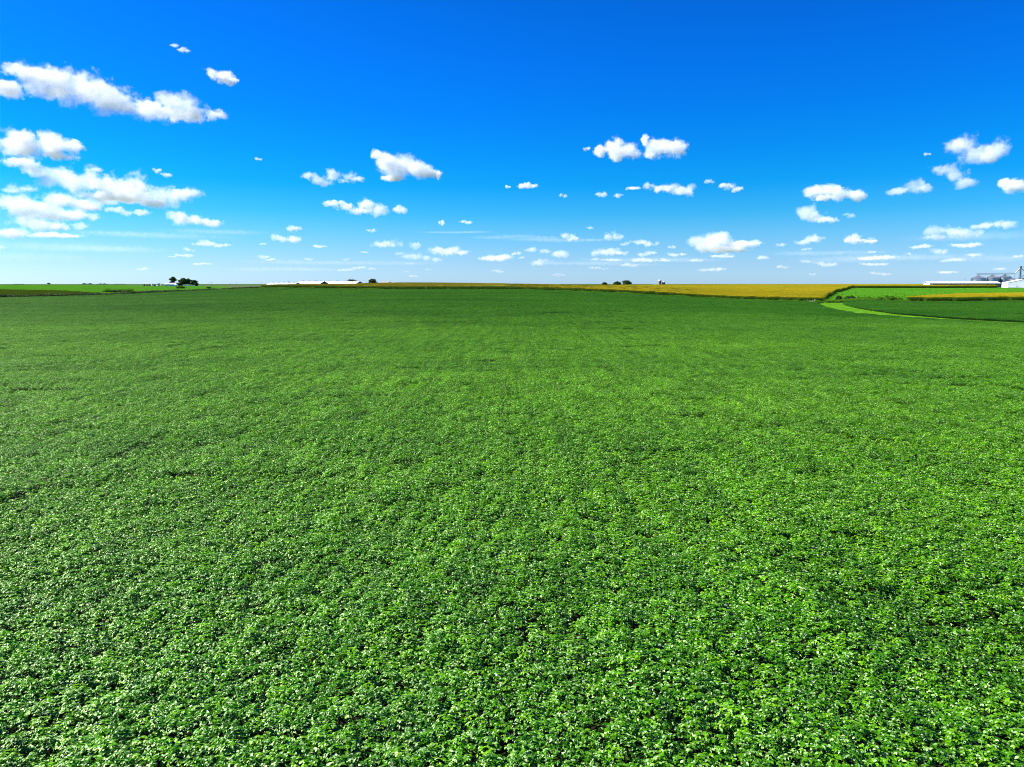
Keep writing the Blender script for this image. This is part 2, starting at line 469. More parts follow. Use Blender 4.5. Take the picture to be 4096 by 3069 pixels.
# ------------------------------------------------------------------ crop patches (sources kept out of the scene, instanced by point)
rng = np.random.default_rng(7)
def euler_batch(yaw, pitch, roll):
    """matrices Rz(yaw) Rx(pitch) Ry(roll), batched"""
    cz, sz, cx, sx, cy_, sy = np.cos(yaw), np.sin(yaw), np.cos(pitch), np.sin(pitch), np.cos(roll), np.sin(roll)
    Rz = np.zeros((len(yaw), 3, 3)); Rx = Rz.copy(); Ry = Rz.copy()
    Rz[:, 0, 0] = cz; Rz[:, 0, 1] = -sz; Rz[:, 1, 0] = sz; Rz[:, 1, 1] = cz; Rz[:, 2, 2] = 1
    Rx[:, 0, 0] = 1; Rx[:, 1, 1] = cx; Rx[:, 1, 2] = -sx; Rx[:, 2, 1] = sx; Rx[:, 2, 2] = cx
    Ry[:, 1, 1] = 1; Ry[:, 0, 0] = cy_; Ry[:, 0, 2] = sy; Ry[:, 2, 0] = -sy; Ry[:, 2, 2] = cy_
    return Rz @ Rx @ Ry

def scatter(name, tmpl_v, tmpl_f, pos, rot, scl, tint, m, smooth=True):
    """one mesh from many copies of a template (tmpl_f: list of tuples), per-face tint"""
    k, nv = len(pos), len(tmpl_v)
    V = np.einsum('kij,vj->kvi', rot, tmpl_v) * np.asarray(scl)[:, None, None] + pos[:, None, :]
    ff = np.concatenate([np.array(f) for f in tmpl_f]); fc = np.array([len(f) for f in tmpl_f])
    F = (ff[None] + (np.arange(k) * nv)[:, None]).ravel()
    me = mesh_np(name, V.reshape(-1, 3), F, np.tile(fc, k), smooth)
    a = me.attributes.new('tint', 'FLOAT', 'FACE')
    a.data.foreach_set('value', np.repeat(np.asarray(tint, np.float32), len(fc)))
    me.materials.append(m)
    return me

# a soybean leaflet: ovate, folded along its midrib, tip bent down; length 1 along +y
LEAF_V = np.array([(0, 0, 0), (-.30, .30, .10), (0, .32, .02), (.30, .30, .10), (-.25, .66, .05), (0, .68, -.02), (.25, .66, .05), (0, 1.0, -.14)])
LEAF_F = [(0, 2, 1), (0, 3, 2), (1, 2, 5, 4), (2, 3, 6, 5), (4, 5, 7), (5, 6, 7)]

def soy_patch(name, size, seed, vigour):
    """crowded bushy plants: leaves over uneven domes, facing outward down the sides"""
    r = np.random.default_rng(seed)
    pos, yaw, pit, rol, scl, tin = [], [], [], [], [], []
    step = .222
    k = int(round(size / step))
    for i in range(k):
        for j in range(k):
            px = (i + .5 + r.uniform(-.5, .5)) * size / k - size / 2
            py = (j + .5 + r.uniform(-.5, .5)) * size / k - size / 2
            hgt = r.uniform(.76, .97) * vigour
            rad = r.uniform(.13, .22)
            tone = r.normal(0, .20)
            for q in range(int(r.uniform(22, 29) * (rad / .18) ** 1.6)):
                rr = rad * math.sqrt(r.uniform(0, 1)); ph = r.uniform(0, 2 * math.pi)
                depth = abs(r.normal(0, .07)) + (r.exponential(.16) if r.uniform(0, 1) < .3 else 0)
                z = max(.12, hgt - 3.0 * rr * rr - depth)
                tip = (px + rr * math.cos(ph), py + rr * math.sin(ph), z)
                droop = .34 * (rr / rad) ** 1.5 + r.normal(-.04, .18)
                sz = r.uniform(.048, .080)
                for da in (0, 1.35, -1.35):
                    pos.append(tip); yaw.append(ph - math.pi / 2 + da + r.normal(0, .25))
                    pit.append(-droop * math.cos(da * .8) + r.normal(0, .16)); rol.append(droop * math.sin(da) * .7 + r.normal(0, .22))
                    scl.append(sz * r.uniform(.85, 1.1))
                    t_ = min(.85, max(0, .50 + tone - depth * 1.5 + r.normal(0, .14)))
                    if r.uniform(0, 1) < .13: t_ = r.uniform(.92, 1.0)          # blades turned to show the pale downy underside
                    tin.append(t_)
    pos = np.array(pos)
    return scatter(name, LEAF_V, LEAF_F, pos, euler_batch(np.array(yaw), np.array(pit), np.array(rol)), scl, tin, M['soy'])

def corn_patch(name, size, seed, m='corn'):
    r = np.random.default_rng(seed)
    V, Fc, tint = [], [], []
    def strip(pts, wid, side, t):
        b = len(V)
        for p, w in zip(pts, wid):
            V.append(p - side * w); V.append(p + side * w)
        for i in range(len(pts) - 1):
            Fc.append((b + 2 * i, b + 2 * i + 1, b + 2 * i + 3, b + 2 * i + 2)); tint.append(t)
    for i in range(int(round(size / .76))):
        for j in range(int(size / .24)):
            x = (i + .5) * .76 - size / 2 + r.normal(0, .03)
            y = (j + r.uniform(.1, .9)) * .24 - size / 2
            h = r.uniform(2.35, 2.6)
            for a in (0, math.pi / 2):
                s = np.array((math.cos(a), math.sin(a), 0))
                strip([np.array((x, y, 0.)), np.array((x, y, h))], [.018, .010], s, .35)
            ph = r.uniform(0, math.pi)
            for q in range(8):
                z = .35 + q * (h - .5) / 8
                a = ph + math.pi * (q % 2) + r.normal(0, .35)
                d = np.array((math.cos(a), math.sin(a), 0)); s = np.array((-d[1], d[0], 0))
                L = r.uniform(.5, .75)
                base = np.array((x, y, z))
                strip([base, base + d * L * .45 + np.array((0, 0, .28)), base + d * L * .85 + np.array((0, 0, .18)), base + d * L * 1.1 + np.array((0, 0, -.18))],
                      [.02, .045, .035, .004], s, r.uniform(.25, .6) + (.12 if q > 5 else 0))
            top = np.array((x, y, h))                       # tassel
            for q in range(5):
                a = r.uniform(0, 2 * math.pi); sp = .05 if q == 0 else .16
                d = np.array((math.cos(a) * sp, math.sin(a) * sp, .34)); s = np.array((-math.sin(a), math.cos(a), 0))
                strip([top, top + d], [.022, .016], s, r.uniform(.82, 1))
    me = mesh_np(name, np.array(V), np.array(Fc).ravel(), np.full(len(Fc), 4))
    me.attributes.new('tint', 'FLOAT', 'FACE').data.foreach_set('value', np.array(tint, np.float32))
    me.materials.append(M[m])
    return me

BLADE_V = np.array([(-.10, 0, 0), (.10, 0, 0), (-.07, .10, .55), (.07, .10, .55), (0, .38, 1.0)])
BLADE_F = [(0, 1, 3, 2), (2, 3, 4)]
def grass_patch(name, size, seed, m, per=22, h=(.25, .5), lean=.5, wide=1.0):
    r = np.random.default_rng(seed)
    k = int(per * size * size)
    pos = np.stack([r.uniform(-size / 2, size / 2, k), r.uniform(-size / 2, size / 2, k), np.zeros(k)], -1)
    rot = euler_batch(r.uniform(0, 2 * np.pi, k), -np.abs(r.normal(0, lean, k)), r.normal(0, .2, k))
    T = BLADE_V * np.array((1.6 * wide, 1, 1))
    return scatter(name, T, BLADE_F, pos, rot, r.uniform(*h, k), r.uniform(0, 1, k), m, False)

def weed_patch(name, size, seed, m='weed'):
    r = np.random.default_rng(seed)
    k = 420
    c = r.uniform(-size / 2, size / 2, (14, 2)); ch = r.uniform(.5, 1.1, 14)
    w = r.integers(0, 14, k)
    z = ch[w] * np.sqrt(r.uniform(0, 1, k))
    pos = np.stack([c[w, 0] + r.normal(0, .22, k), c[w, 1] + r.normal(0, .22, k), z], -1)
    return scatter(name, LEAF_V, LEAF_F, pos, euler_batch(r.uniform(0, 6.28, k), r.normal(-.2, .6, k), r.normal(0, .5, k)), r.uniform(.14, .30, k), r.uniform(0, 1, k), M[m])

def source(name, meshes):
    c = bpy.data.collections.new(name)      # not linked to the scene: only the copies are drawn
    for i, me in enumerate(meshes):
        c.objects.link(bpy.data.objects.new('%s_%02d' % (name, i), me))
    return c

SOY_SIZE, CORN_SIZE = 2.0, 3.8
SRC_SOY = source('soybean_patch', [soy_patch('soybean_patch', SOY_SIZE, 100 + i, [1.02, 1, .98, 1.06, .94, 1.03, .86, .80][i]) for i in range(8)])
SRC_CORN = source('corn_patch', [corn_patch('corn_patch', CORN_SIZE, 200 + i, 'corn' if i < 4 else 'corn_olive') for i in range(8)])
SRC_CORN_BROWN = source('browning_corn_patch', [corn_patch('browning_corn_patch', CORN_SIZE, 260 + i, 'corn_brown') for i in range(4)])
SRC_HAY = source('hay_patch', [grass_patch('hay_patch', 4.0, 300 + i, M['grass'], 45, (.22, .42), .7, 2.2) for i in range(4)])
SRC_MOWN = source('mown_patch', [grass_patch('mown_patch', 2.0, 320 + i, M['mown'], 110, (.12, .22), .8, 1.6) for i in range(4)])
SRC_WEED_DARK = source('dark_weed_patch', [weed_patch('dark_weed_patch', 2.0, 360 + i, 'tree') for i in range(4)])
SRC_WEED = source('weed_patch', [weed_patch('weed_patch', 2.0, 340 + i) for i in range(4)])

def inside(poly, x, y):
    c = np.zeros(len(x), bool)
    p = poly
    j = len(p) - 1
    for i in range(len(p)):
        xi, yi, xj, yj = p[i][0], p[i][1], p[j][0], p[j][1]
        with np.errstate(divide='ignore', invalid='ignore'):
            c ^= ((yi > y) != (yj > y)) & (x < (xj - xi) * (y - yi) / (yj - yi + 1e-12) + xi)
        j = i
    return c

def vnoise(x, y, cell, seed):
    r = np.random.default_rng(seed)
    T = r.uniform(0, 1, (256, 256))
    gx, gy = x / cell, y / cell
    i, j = np.floor(gx).astype(int), np.floor(gy).astype(int)
    fx, fy = gx - i, gy - j
    fx, fy = fx * fx * (3 - 2 * fx), fy * fy * (3 - 2 * fy)
    a, b_, c, d = T[i % 256, j % 256], T[(i + 1) % 256, j % 256], T[i % 256, (j + 1) % 256], T[(i + 1) % 256, (j + 1) % 256]
    return (a * (1 - fx) + b_ * fx) * (1 - fy) + (c * (1 - fx) + d * fx) * fy

def grid_points(poly, step):
    p = np.array(poly)
    x0, y0 = p.min(0); x1, y1 = p.max(0)
    gx, gy = np.meshgrid(np.arange(x0, x1, step), np.arange(y0, y1, step))
    x, y = gx.ravel(), gy.ravel()
    k = inside(poly, x, y) & (np.abs(x) < np.abs(y) * .86 + 32)      # what a camera near this one can see
    return x[k], y[k]

_groups = {}
def instancer(name, pts, rot, scl, var, coll, label, cat):
    me = bpy.data.meshes.new(name)
    me.vertices.add(len(pts)); me.vertices.foreach_set('co', np.asarray(pts, np.float32).ravel())
    for nm, ty, da in (('rot', 'FLOAT', rot), ('scl', 'FLOAT', scl), ('var', 'INT', var)):
        a = me.attributes.new(nm, ty, 'POINT'); a.data.foreach_set('value', np.asarray(da, np.int32 if ty == 'INT' else np.float32))
    me.update()
    if coll.name not in _groups:
        ng = bpy.data.node_groups.new('plant_' + coll.name, 'GeometryNodeTree')
        ng.interface.new_socket('Geometry', in_out='INPUT', socket_type='NodeSocketGeometry')
        ng.interface.new_socket('Geometry', in_out='OUTPUT', socket_type='NodeSocketGeometry')
        N, L = ng.nodes, ng.links
        gi, go = N.new('NodeGroupInput'), N.new('NodeGroupOutput')
        ip = N.new('GeometryNodeInstanceOnPoints')
        ci = N.new('GeometryNodeCollectionInfo')
        ci.inputs['Collection'].default_value = coll
        ci.inputs['Separate Children'].default_value = True
        ci.inputs['Reset Children'].default_value = True
        def att(nm, ty):
            a = N.new('GeometryNodeInputNamedAttribute'); a.data_type = ty; a.inputs['Name'].default_value = nm
            return a.outputs['Attribute']
        cb = N.new('ShaderNodeCombineXYZ'); L.new(att('rot', 'FLOAT'), cb.inputs['Z'])
        e2r = N.new('FunctionNodeEulerToRotation'); L.new(cb.outputs[0], e2r.inputs[0])
        L.new(gi.outputs[0], ip.inputs['Points']); L.new(ci.outputs[0], ip.inputs['Instance'])
        ip.inputs['Pick Instance'].default_value = True
        L.new(att('var', 'INT'), ip.inputs['Instance Index'])
        L.new(e2r.outputs[0], ip.inputs['Rotation']); L.new(att('scl', 'FLOAT'), ip.inputs['Scale'])
        L.new(ip.outputs[0], go.inputs[0])
        _groups[coll.name] = ng
    o = link(name, me)
    md = o.modifiers.new('planting', 'NODES'); md.node_group = _groups[coll.name]
    return tag(o, label, cat, kind='stuff')

def plant_beans(name, poly, label, seed):
    x, y = grid_points(poly, SOY_SIZE * .98)
    r = np.random.default_rng(seed)
    k = len(x)
    # shorter growth in loose drawn-out patches
    band = vnoise(x * .55 + y * .35, y * .5 - x * .2, 5.0, seed + 1) * .6 + vnoise(x, y, 9.0, seed + 2) * .4
    var = np.where(band < .25, r.integers(6, 8, k), r.integers(0, 6, k))
    z = G(x, y) + (vnoise(x, y, 6.0, seed + 3) - .5) * .20
    instancer(name, np.stack([x + r.normal(0, .06, k), y + r.normal(0, .06, k), z], -1), r.integers(0, 4, k) * np.pi / 2 + r.normal(0, .04, k), r.uniform(.96, 1.08, k), var, SRC_SOY, label, 'soybean crop')
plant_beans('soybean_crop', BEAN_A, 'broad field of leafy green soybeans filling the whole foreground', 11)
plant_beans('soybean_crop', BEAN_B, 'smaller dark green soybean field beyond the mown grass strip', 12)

def plant_corn(name, poly, label, seed, s=(1.0, 1.08), coll=None):
    x, y = grid_points(poly, CORN_SIZE)
    r = np.random.default_rng(seed); k = len(x)
    var = r.integers(0, 4, k)
    if coll is None:             # greener, less ripe stand towards the left of the hill
        ripe = np.clip((x + 30 - .10 * (y - 450) + 70 * (vnoise(x, y, 60., seed) - .5)) / 150, 0.05, 1)
        var = var + 4 * (r.uniform(0, 1, k) > ripe)
    instancer(name, np.stack([x, y, G(x, y)], -1), r.integers(0, 2, k) * np.pi, r.uniform(*s, k), var, coll or SRC_CORN, label, 'corn crop')
plant_corn('corn_crop', CORN_A, 'wide golden tasselled corn field on the middle hill behind the beans', 20)
plant_corn('corn_crop', CORN_B, 'corn strip in front of the long low white shed', 22, (.95, 1.02))
plant_corn('corn_crop', CORN_C, 'corn strip with dark front edge between small bean field and hay', 23)
plant_corn('corn_crop', CORN_D, 'brownish corn wedge at the far left edge of the beans', 24, (.85, .95), SRC_CORN_BROWN)

def plant_grass(name, poly, coll, step, label, cat, seed, s=(.9, 1.15), dz=.05):
    x, y = grid_points(poly, step)
    r = np.random.default_rng(seed); k = len(x)
    instancer(name, np.stack([x, y, G(x, y) + dz], -1), r.uniform(0, 6.28, k), r.uniform(*s, k), r.integers(0, 4, k), coll, label, cat)
plant_grass('hay_grass', HAY_R_NEAR + HAY_R_FAR[::-1], SRC_HAY, 3.6, 'short bright hay growing below the grain bins', 'hay', 31)
plant_grass('hay_grass', HAY_L_NEAR + HAY_L_FAR[::-1], SRC_HAY, 3.6, 'short bright hay growing below the treed farmstead', 'hay', 32)
plant_grass('waterway_grass', BEAN_RIGHT + BEAN2_LEFT[::-1], SRC_MOWN, 1.8, 'lime green mown grass curving between the soybean fields', 'grass', 33)

def plant_margin(name, line, label, seed, off=(0, 2.0), rows=2, s=(.8, 1.3), step=1.7, coll=None):
    pts = resample(line, int(sum(math.dist(a, b_) for a, b_ in zip(line[:-1], line[1:])) / step))
    r = np.random.default_rng(seed)
    Q = np.concatenate([pts + np.array((0, off[0] + (off[1] - off[0]) * i / max(1, rows - 1))) + r.normal(0, .5, pts.shape) for i in range(rows)])
    k = len(Q)
    sc = r.uniform(*s, k) * (.75 + .5 * vnoise(Q[:, 0], Q[:, 1], 12., seed))
    instancer(name, np.stack([Q[:, 0], Q[:, 1], G(Q[:, 0], Q[:, 1])], -1), r.uniform(0, 6.28, k), sc, r.integers(0, 4, k), coll or SRC_WEED, label, 'weeds')
plant_margin('weed_margin', CORN_FRONT, 'pale weedy margin along the foot of the middle corn', 41, (-3.2, -1.4), 2)
plant_margin('weed_margin', U((-500, 384), (0, 403), (300, 432), (500, 452)), 'dark weedy ditch margin along the left bean edge', 42, (-1, 3), 3, (1.3, 2.0), 1.5, SRC_WEED_DARK)
plant_margin('weed_margin', U((500, 455), (700, 484), (850, 512), (1050, 524)), 'tall dark grass margin rising from ditch to corn', 43, (0, 3), 3, (1.2, 1.8), 1.5, SRC_WEED_DARK)
plant_margin('weed_margin', U((3270, 400), (3350, 406), (3500, 420), (3622, 416)), 'weedy headland at the end of the mown strip', 44, (-2, 4), 4, (.8, 1.5))
plant_margin('weed_margin', U((3622, 415), (4096, 399), (4500, 393)), 'low weeds along the foot of the corn strip', 45, (-1.5, 0), 2, (.5, .9))

# ------------------------------------------------------------------ trees and bushes
def crown_mesh(name, lobes, seed, m, leaf=.55, per=110, gap=.25):
    """lobes: (x, y, z, rx, ry, rz); leaf sprays gathered in clumps inside each lobe's shell"""
    r = np.random.default_rng(seed)
    pos, tin = [], []
    for (x, y, z, rx, ry, rz) in lobes:
        nc_ = max(6, int(9 * (rx * ry * rz) ** (1 / 3)))
        d = r.normal(0, 1, (nc_, 3)); d /= np.linalg.norm(d, axis=1)[:, None]
        c = d * r.uniform(.55, 1.0, (nc_, 1)) * np.array((rx, ry, rz)) + np.array((x, y, z))
        for cc in c:
            k = int(per * r.uniform(.4, 1.0))
            sp = (rx * ry * rz) ** (1 / 3) * .26
            p = cc + r.normal(0, sp, (k, 3)) * np.array((1, 1, .7))
            pos.append(p); tin.append(np.clip(r.uniform(.15, .85) + r.normal(0, .15, k), 0, 1))
    pos, tin = np.concatenate(pos), np.concatenate(tin)
    k = len(pos)
    T = LEAF_V * np.array((1.4, 1, 1)) - np.array((0, .5, 0))
    me = scatter(name, T, LEAF_F, pos, euler_batch(r.uniform(0, 6.28, k), r.normal(-.2, .7, k), r.normal(0, .6, k)), r.uniform(.6, 1.3, k) * leaf, tin, m)
    return me

def trunk_mesh(name, h, r0, lobes, seed, lean=0.0):
    mb = MB(); rr = random.Random(seed)
    fork = Vector((lean * h * .3, 0, h * .38))
    mb.tube((0, 0, -.4), fork, r0, r0 * .7, 8)
    for (x, y, z, rx, ry, rz) in lobes:
        mid = fork.lerp(Vector((x, y, z)), .55) + Vector((rr.uniform(-.3, .3), rr.uniform(-.3, .3), rr.uniform(0, .4)))
        mb.tube(fork - Vector((0, 0, .1)), mid, r0 * .5, r0 * .28, 6)
        mb.tube(mid, (x, y, z + rz * .3), r0 * .28, r0 * .08, 5)
    me = bpy.data.meshes.new(name)
    me.from_pydata(mb.v, [], mb.f); me.materials.append(M['bark']); me.update()
    return me

def tree(name, label, u, d, h, w, seed, group=None, shape='round', m='tree', cat='tree', base_v=None, leaf=.55, per=110):
    r = random.Random(seed)
    lobes = []
    if shape == 'round':
        for i in range(r.randint(6, 8)):
            a = 2 * math.pi * i / 7 + r.uniform(-.3, .3); q = r.uniform(.35, .6)
            lobes.append((w / 2 * q * math.cos(a), w / 2 * q * math.sin(a), h * r.uniform(.48, .78), w * r.uniform(.20, .28), w * r.uniform(.20, .28), h * r.uniform(.14, .20)))
        lobes.append((0, 0, h * .82, w * .24, w * .24, h * .16))
    elif shape == 'low':
        for i in range(7):
            a = 2 * math.pi * i / 7 + r.uniform(-.3, .3); q = r.uniform(.3, .62)
            lobes.append((w / 2 * q * math.cos(a), w / 2 * q * math.sin(a), h * r.uniform(.30, .62), w * .24, w * .24, h * .26))
        lobes.append((0, 0, h * .72, w * .25, w * .25, h * .22))
    elif shape == 'open':
        for i in range(6):
            a = 2 * math.pi * i / 6 + r.uniform(-.4, .4)
            zz = h * (.32 + .55 * i / 5)
            lobes.append((w * .26 * math.cos(a * 2.1), w * .22 * math.sin(a * 2.1), zz, w * .22, w * .22, h * .11))
        lobes.append((w * .05, 0, h * .90, w * .22, w * .2, h * .09))
    x = X(u, d); z = g1(x, d)
    t = thing(name, label, cat, (x, d, z), 0, group)
    link('crown', crown_mesh('crown', lobes, seed, M[m], leaf, per), None, t)
    link('trunk', trunk_mesh('trunk', h, max(.12, h * .028), lobes, seed, r.uniform(-.1, .1)), None, t)
    return t

def conifer(label, u, d, h, w, seed, group):
    r = np.random.default_rng(seed)
    k = 1500
    zt = r.uniform(0, 1, k) ** 1.3
    tier = (np.floor(zt * 9) + .5) / 9
    rad = (1 - tier) * w / 2 * r.uniform(.35, 1.05, k) * (1 - .35 * ((zt * 9) % 1))
    a = r.uniform(0, 6.28, k)
    pos = np.stack([rad * np.cos(a), rad * np.sin(a), .06 * h + zt * h * .92], -1)
    me = scatter('crown', LEAF_V * np.array((.7, 1, 1)), LEAF_F, pos, euler_batch(a - np.pi / 2, r.normal(-.35, .2, k), r.normal(0, .3, k)), r.uniform(.3, .7, k) * w / 4, r.uniform(0, 1, k), M['conifer'])
    x = X(u, d)
    t = thing('conifer_tree', label, 'tree', (x, d, g1(x, d)), 0, group)
    link('crown', me, None, t)
    MB().tube((0, 0, -.3), (0, 0, h * .97), w * .05, .03, 7).build('trunk', M['bark'], t)

def hgt(u, v, d):       # height above the ground of what the photograph shows at (u, v) when it stands at depth d
    p = P(u, v, d)
    return p.z - g1(p.x, d)

G1 = 'trees of the farmstead at the left'
conifer('small dark conifer, first of the row beside the little grain bins', 578, 905, hgt(578, 1136, 905), 3.0, 1, G1)
conifer('small dark conifer, second of the row beside the little grain bins', 589, 908, hgt(589, 1137, 908), 2.6, 2, G1)
conifer('narrow dark conifer just before the smallest grain bin', 599, 903, hgt(599, 1135.5, 903), 2.2, 3, G1)
conifer('narrow dark conifer between the two little grain bins', 620, 915, hgt(620, 1136, 915), 2.4, 4, G1)
tree('deciduous_tree', 'tall ragged tree with see-through crown behind the low white shed', 694, 925, hgt(694, 1108.5, 925), 9.5, 5, G1, 'open', leaf=.7)
tree('deciduous_tree', 'low bushy tree at the right end of the low white shed', 716, 915, hgt(716, 1130.5, 915), 9.0, 6, G1, 'low')
tree('deciduous_tree', 'broad dark tree, leftmost of the big farmstead clump', 735, 920, hgt(735, 1114, 920), 10.0, 7, G1, per=230, leaf=.8)
tree('deciduous_tree', 'broad dark tree in the middle of the farmstead clump', 757, 925, hgt(757, 1116, 925), 11.5, 8, G1, per=230, leaf=.8)
tree('deciduous_tree', 'dark tree sloping down at the end of the farmstead clump', 776, 920, hgt(776, 1121, 920), 9.0, 9, G1, per=230, leaf=.8)
tree('deciduous_tree', 'lowest rounded tree at the right end of the farmstead clump', 786, 915, hgt(786, 1130, 915), 5.5, 10, G1, 'low')
tree('deciduous_tree', 'dome shaped tree rising behind the roof of the long barns', 1410, 840, hgt(1410, 1115, 840), 10.5, 11, None, 'low')
tree('deciduous_tree', 'round open tree standing between the barns and the grey roofed house', 1491, 770, hgt(1491, 1114, 770), 7.4, 12)
tree('bush', 'small dark bush at the left of the grey roofed house', 1508, 770, hgt(1508, 1127, 770), 2.4, 13, None, 'low', cat='bush', leaf=.3, per=50)
tree('bush', 'small dark bush left of the round open tree by the barns', 1467, 775, hgt(1467, 1129.5, 775), 3.6, 14, None, 'low', cat='bush', leaf=.3, per=50)
G2 = 'trees on the corn skyline'
tree('deciduous_tree', 'leftmost low tree on the corn skyline before the silos', 2418, 1150, hgt(2418, 1129, 1150), 9.5, 15, G2, 'low', leaf=.6)
tree('bush', 'tiny bush on the corn skyline between the low trees', 2438, 1150, hgt(2438, 1137, 1150), 2.6, 16, G2, 'low', cat='bush', leaf=.4, per=50)
tree('deciduous_tree', 'middle tree of the three on the corn skyline', 2469, 1150, hgt(2469, 1126, 1150), 13.0, 17, G2)
tree('deciduous_tree', 'largest spreading tree on the corn skyline, nearest the silos', 2507, 1150, hgt(2507, 1122, 1150), 16.0, 18, G2)

# far treelines at the left: shared crowns, one thing each
FAR = []
for i in range(4):
    lb = [(0, 0, 4.6, 3, 3, 2.2), (2, 0, 4.0, 2.4, 2.4, 1.9), (-2, .5, 4.1, 2.5, 2.4, 2.0), (.4, 1.5, 5.6, 2.2, 2.2, 1.5)]
    lb = [(x + random.Random(i * 9 + j).uniform(-.8, .8), y, z + random.Random(i * 7 + j).uniform(-.6, .6), a, b_, c) for j, (x, y, z, a, b_, c) in enumerate(lb)]
    FAR.append((crown_mesh('crown', lb, 60 + i, M['tree'], .9, 60), trunk_mesh('trunk', 6.5, .22, lb, 60 + i)))
def far_tree(u, d, vtop, label, group, seed):
    x = X(u, d); h = max(3.0, hgt(u, vtop, d)); s = h / 7.0
    t = thing('distant_tree', label, 'tree', (x, d, g1(x, d)), seed * 1.7, group)
    cr, tk = FAR[seed % 4]
    for nm, me_ in (('crown', cr), ('trunk', tk)):
        link(nm, me_, None, t)
    t.scale = (s * 1.25, s * 1.25, s)
for i, (u, v) in enumerate([(60, 1137), (68, 1136), (77, 1136.5), (86, 1137), (95, 1138)]):
    far_tree(u, 2400, v, 'tree in the low dark grove on the horizon at the far left', 'low grove at the far left', i)
far_tree(197, 2300, 1132, 'lone round tree on the left horizon', None, 2)
for i, (u, v) in enumerate([(333, 1137), (339, 1133), (347, 1135), (355, 1136), (363, 1133), (369, 1137)]):
    far_tree(u, 2200, v, 'tree in the left grove of the skyline beyond the hay field', 'left skyline grove', i + 1)
for i, (u, v) in enumerate([(392, 1136), (402, 1134), (412, 1137), (420, 1134), (429, 1136)]):
    far_tree(u, 2200, v, 'tree in the middle grove of the skyline beyond the hay field', 'middle skyline grove', i + 2)
for i, (u, v) in enumerate([(464, 1137), (475, 1138), (485, 1137.5), (497, 1138.5)]):
    far_tree(u, 2200, v, 'small tree of the sparse row left of the farmstead conifers', 'sparse skyline row', i)

G3 = 'bushes in the draw at the left'
for i, (u, v, d, w, lab) in enumerate([(432, 1168, 500, 9, 'pale spreading bush, first in the draw left of the farmstead'),
                                       (468, 1170, 495, 7, 'dark low bush between the pale bushes of the draw'),
                                       (505, 1166, 500, 10, 'rounded bush, last in the draw below the small bins'),
                                       (722, 1148, 640, 9, 'weedy mound of brush in the hay below the farmstead trees'),
                                       (835, 1150, 640, 5, 'small dark bush alone in the hay right of the brush mound')]):
    tree('bush', lab, u, d, max((2.4, 2.0, 2.6, 2.8, 1.6)[i], hgt(u, v, d)), w, 70 + i, G3, 'low', 'weed' if i in (0, 2, 3) else 'tree', 'bush', leaf=.35, per=60)
G4 = 'bushes behind the small bean field'
for i, (u, v, w, lab) in enumerate([(3358, 1194, 4.0, 'dark upright bush nearest the corner of the corn field'),
                                    (3385, 1197, 3.0, 'small green bush beside the corn corner bush'),
                                    (3408, 1190, 5.0, 'dark rounded bush before the open hay slope'),
                                    (3445, 1193, 5.0, 'pale low bush just right of the dark rounded one'),
                                    (3480, 1191, 6.0, 'middle bush of the hedge behind the small bean field'),
                                    (3520, 1189, 6.0, 'grey green bush left of the tallest hedge bush'),
                                    (3560, 1184, 8.0, 'tallest spreading bush of the hedge behind the small bean field'),
                                    (3600, 1192, 5.0, 'last low bush where the hedge meets the corn strip')]):
    tree('bush', lab, u, 421, max((2.6, 1.8, 2.8, 2.2, 2.3, 2.4, 3.2, 2.0)[i], hgt(u, v, 421)), w, 90 + i, G4, 'low', 'tree' if i in (0, 2) else 'weed', 'bush', leaf=.35, per=70)

# ------------------------------------------------------------------ farm buildings
def gable_faces(L, W, he, hr, t=.18, over=.5):
    """roof of two pitched slabs with thickness; ridge along x"""
    mb = MB()
    for s in (-1, 1):
        e = (s * (W / 2 + over), he - over * (hr - he) / (W / 2)); r_ = (0.0, hr)
        a = [(-L / 2 - over, e[0], e[1]), (L / 2 + over, e[0], e[1]), (L / 2 + over, r_[0], r_[1]), (-L / 2 - over, r_[0], r_[1])]
        top = [(x, y, z + t) for x, y, z in a]
        mb.add(a + top, [(0, 1, 2, 3), (7, 6, 5, 4), (0, 4, 5, 1), (1, 5, 6, 2), (3, 2, 6, 7), (0, 3, 7, 4)])
    return mb
def gable_wall(W, he, hr, x, th=.15):
    mb = MB()
    a = [(x, -W / 2, -.6), (x, W / 2, -.6), (x, W / 2, he), (x, 0, hr), (x, -W / 2, he)]
    b_ = [(x + th, y, z) for _, y, z in a]
    return mb.add(a + b_, [(0, 1, 2, 3, 4), (9, 8, 7, 6, 5)] + [(i, 5 + i, 5 + (i + 1) % 5, (i + 1) % 5) for i in range(5)])

def az_rz(az):       # rotation so that local +x points along azimuth az (degrees from +Y towards +X)
    return math.pi / 2 - R(az)

